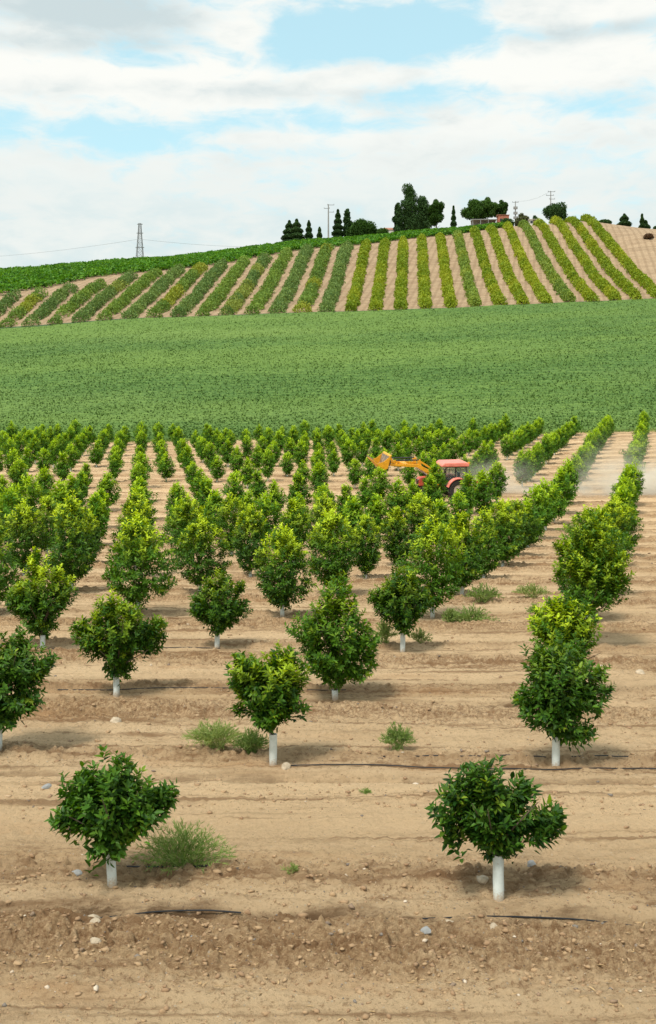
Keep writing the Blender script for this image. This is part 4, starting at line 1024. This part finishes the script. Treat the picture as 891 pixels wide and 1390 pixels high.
hose(1028, 520, 900, 5, 'black drip hose running behind the second row, centre right', .5)
hose(941, 75, 470, 6, 'black drip hose along the third row at the lone tree', .4)
hose(882, 10, 300, 7, 'black drip hose along the fourth row at left', .6)
# ------------------------------------------------------------------ stones, pebbles, straw
def rock_mesh(rg, r, sub=2):
    import bmesh
    bm = bmesh.new(); bmesh.ops.create_icosphere(bm, subdivisions=sub, radius=r)
    s = Vector((rg.uniform(.9, 1.3), rg.uniform(.7, 1), rg.uniform(.5, .75))); ax = [Vector((rg.gauss(0, 1), rg.gauss(0, 1), rg.gauss(0, 1))).normalized() for _ in range(9)]
    for v in bm.verts:
        n = v.co.normalized(); k = 1.0
        for a in ax:
            d = n.dot(a)
            if d > .72: k = min(k, .72 / d * 1.02)
        v.co = Vector((n.x * s.x, n.y * s.y, n.z * s.z)) * r * k * 1.25 * rg.uniform(.97, 1.03)
    me = bpy.data.meshes.new('stone'); bm.to_mesh(me); bm.free(); return me
STONES = [(157, 980, 9, 'pale rectangular stone on the soil below the lone left tree'), (388, 1044, 8, 'pale stone beside the guard of the small tree'),
 (126, 1247, 10, 'largest tan stone in the rough clods at lower left'), (129, 1259, 6, 'smaller tan stone just under the largest lower left stone'),
 (129, 1287, 7, 'flat stone near the bottom edge at lower left'), (105, 1190, 7, 'grey stone left of the front left tree guard'),
 (609, 1252, 8, 'tan stone in the clods left of the front right tree'), (670, 1272, 7, 'tan stone in the clods below the front right tree'),
 (578, 1275, 7, 'dark grey stone near the bottom edge, right of centre'), (722, 1178, 6, 'grey stone on the track right of the white guard'),
 (655, 1205, 8, 'pale flat stone left of the front right guard'), (870, 915, 6, 'pale stone at the right edge on the middle slope'),
 (64, 1072, 6, 'small grey stone above the front left tree'), (262, 1277, 7, 'grey stone among the clods, lower left centre')]
for i, (px, py_, sz, lab) in enumerate(STONES):
    x, y = px_ground(px, py_); rg = random.Random(i + 3); r = sz / (F / y)
    me = rock_mesh(rg, r); me.materials.append(M_STONE if 'grey' not in lab else M_CONC)
    o = link('stone', me, None, (x, y, ground(x, y) + r * .15), rg.uniform(0, 3)); tag(o, lab, 'stone', 'stones on the soil')
def pebbles():
    rg = np.random.default_rng(3); n = 30000
    ic = []; 
    ph = (1 + 5 ** .5) / 2
    base = np.array([(-1, ph, 0), (1, ph, 0), (-1, -ph, 0), (1, -ph, 0), (0, -1, ph), (0, 1, ph), (0, -1, -ph), (0, 1, -ph), (ph, 0, -1), (ph, 0, 1), (-ph, 0, -1), (-ph, 0, 1)]) / 1.902
    fc = np.array([(0,11,5),(0,5,1),(0,1,7),(0,7,10),(0,10,11),(1,5,9),(5,11,4),(11,10,2),(10,7,6),(7,1,8),(3,9,4),(3,4,2),(3,2,6),(3,6,8),(3,8,9),(4,9,5),(2,4,11),(6,2,10),(8,6,7),(9,8,1)])
    Y = 6.2 / (1 - rg.uniform(0, 1, n) * .87); X = rg.uniform(-.36, .36, n) * Y
    d = rowline(X, Y); pr = np.where((Y > 11.2) & (Y < 15), .22, 1.0) * .35 + .9 * g01(d, 2.95, .5) + .5 * g01(d, .55, .3); kp = rg.uniform(size=n) < pr; X = X[kp]; Y = Y[kp]; n = len(X)
    r = (.005 + .022 * rg.uniform(0, 1, n) ** 7) * (1 + Y * .03)
    Z = macro(X, Y) + micro(X, Y)
    V = base[None] * rg.uniform(.45, 1.4, (n, 12, 1)) * np.stack([rg.uniform(.8, 1.5, n), rg.uniform(.8, 1.2, n), rg.uniform(.5, .8, n)], 1)[:, None] * r[:, None, None]
    V = V + np.stack([X, Y, Z + r * .2], 1)[:, None]
    Fq = (fc[None] + (np.arange(n) * 12)[:, None, None]).reshape(-1, 3)
    m, t, b, _ = mat('grit'); a = N(t, 'ShaderNodeAttribute', attribute_name='var').outputs['Fac']
    c = mixc(t, smooth(t, a, .0, .10), (.20, .17, .14), (.30, .185, .10)); c = mixc(t, smooth(t, a, .1, .95), c, (.40, .265, .145)); c = mixc(t, smooth(t, a, .95, 1), c, (.60, .50, .38)); t.links.new(c, b.inputs['Base Color']); b.inputs['Roughness'].default_value = .95
    me = mesh_from('pebbles', V.reshape(-1, 3), Fq, (m,), attrs={'var': np.repeat(rg.uniform(0, 1, n), 12)})
    tag(link('pebbles', me), 'pebbles and crumbs of earth strewn over the orchard soil', 'gravel', kind='stuff')
    n = 2200; Y = 7 / (1 - rg.uniform(0, 1, n) * .85); X = rg.uniform(-.36, .36, n) * Y
    kp = vnoise(X * 1.1, Y * 1.6, 91) > .12; X = X[kp]; Y = Y[kp]; n = len(X); a = rg.uniform(0, np.pi, n)
    P = np.stack([X, Y, macro(X, Y) + micro(X, Y) + .012], 1); D = np.stack([np.cos(a), np.sin(a) * .6, rg.normal(0, .1, n)], 1)
    V, Fq, va, yo = leaf_cloud(P, D, np.tile([0., 0, 1], (n, 1)), rg.uniform(.03, .11, n), rg.uniform(.006, .016, n), rg.uniform(0, 1, n), np.zeros(n))
    tag(link('dry_leaf_litter', mesh_from('litter', V, Fq, (M_STRAW,))), 'dry leaves and straw scattered over the orchard soil', 'litter', kind='stuff')
pebbles()
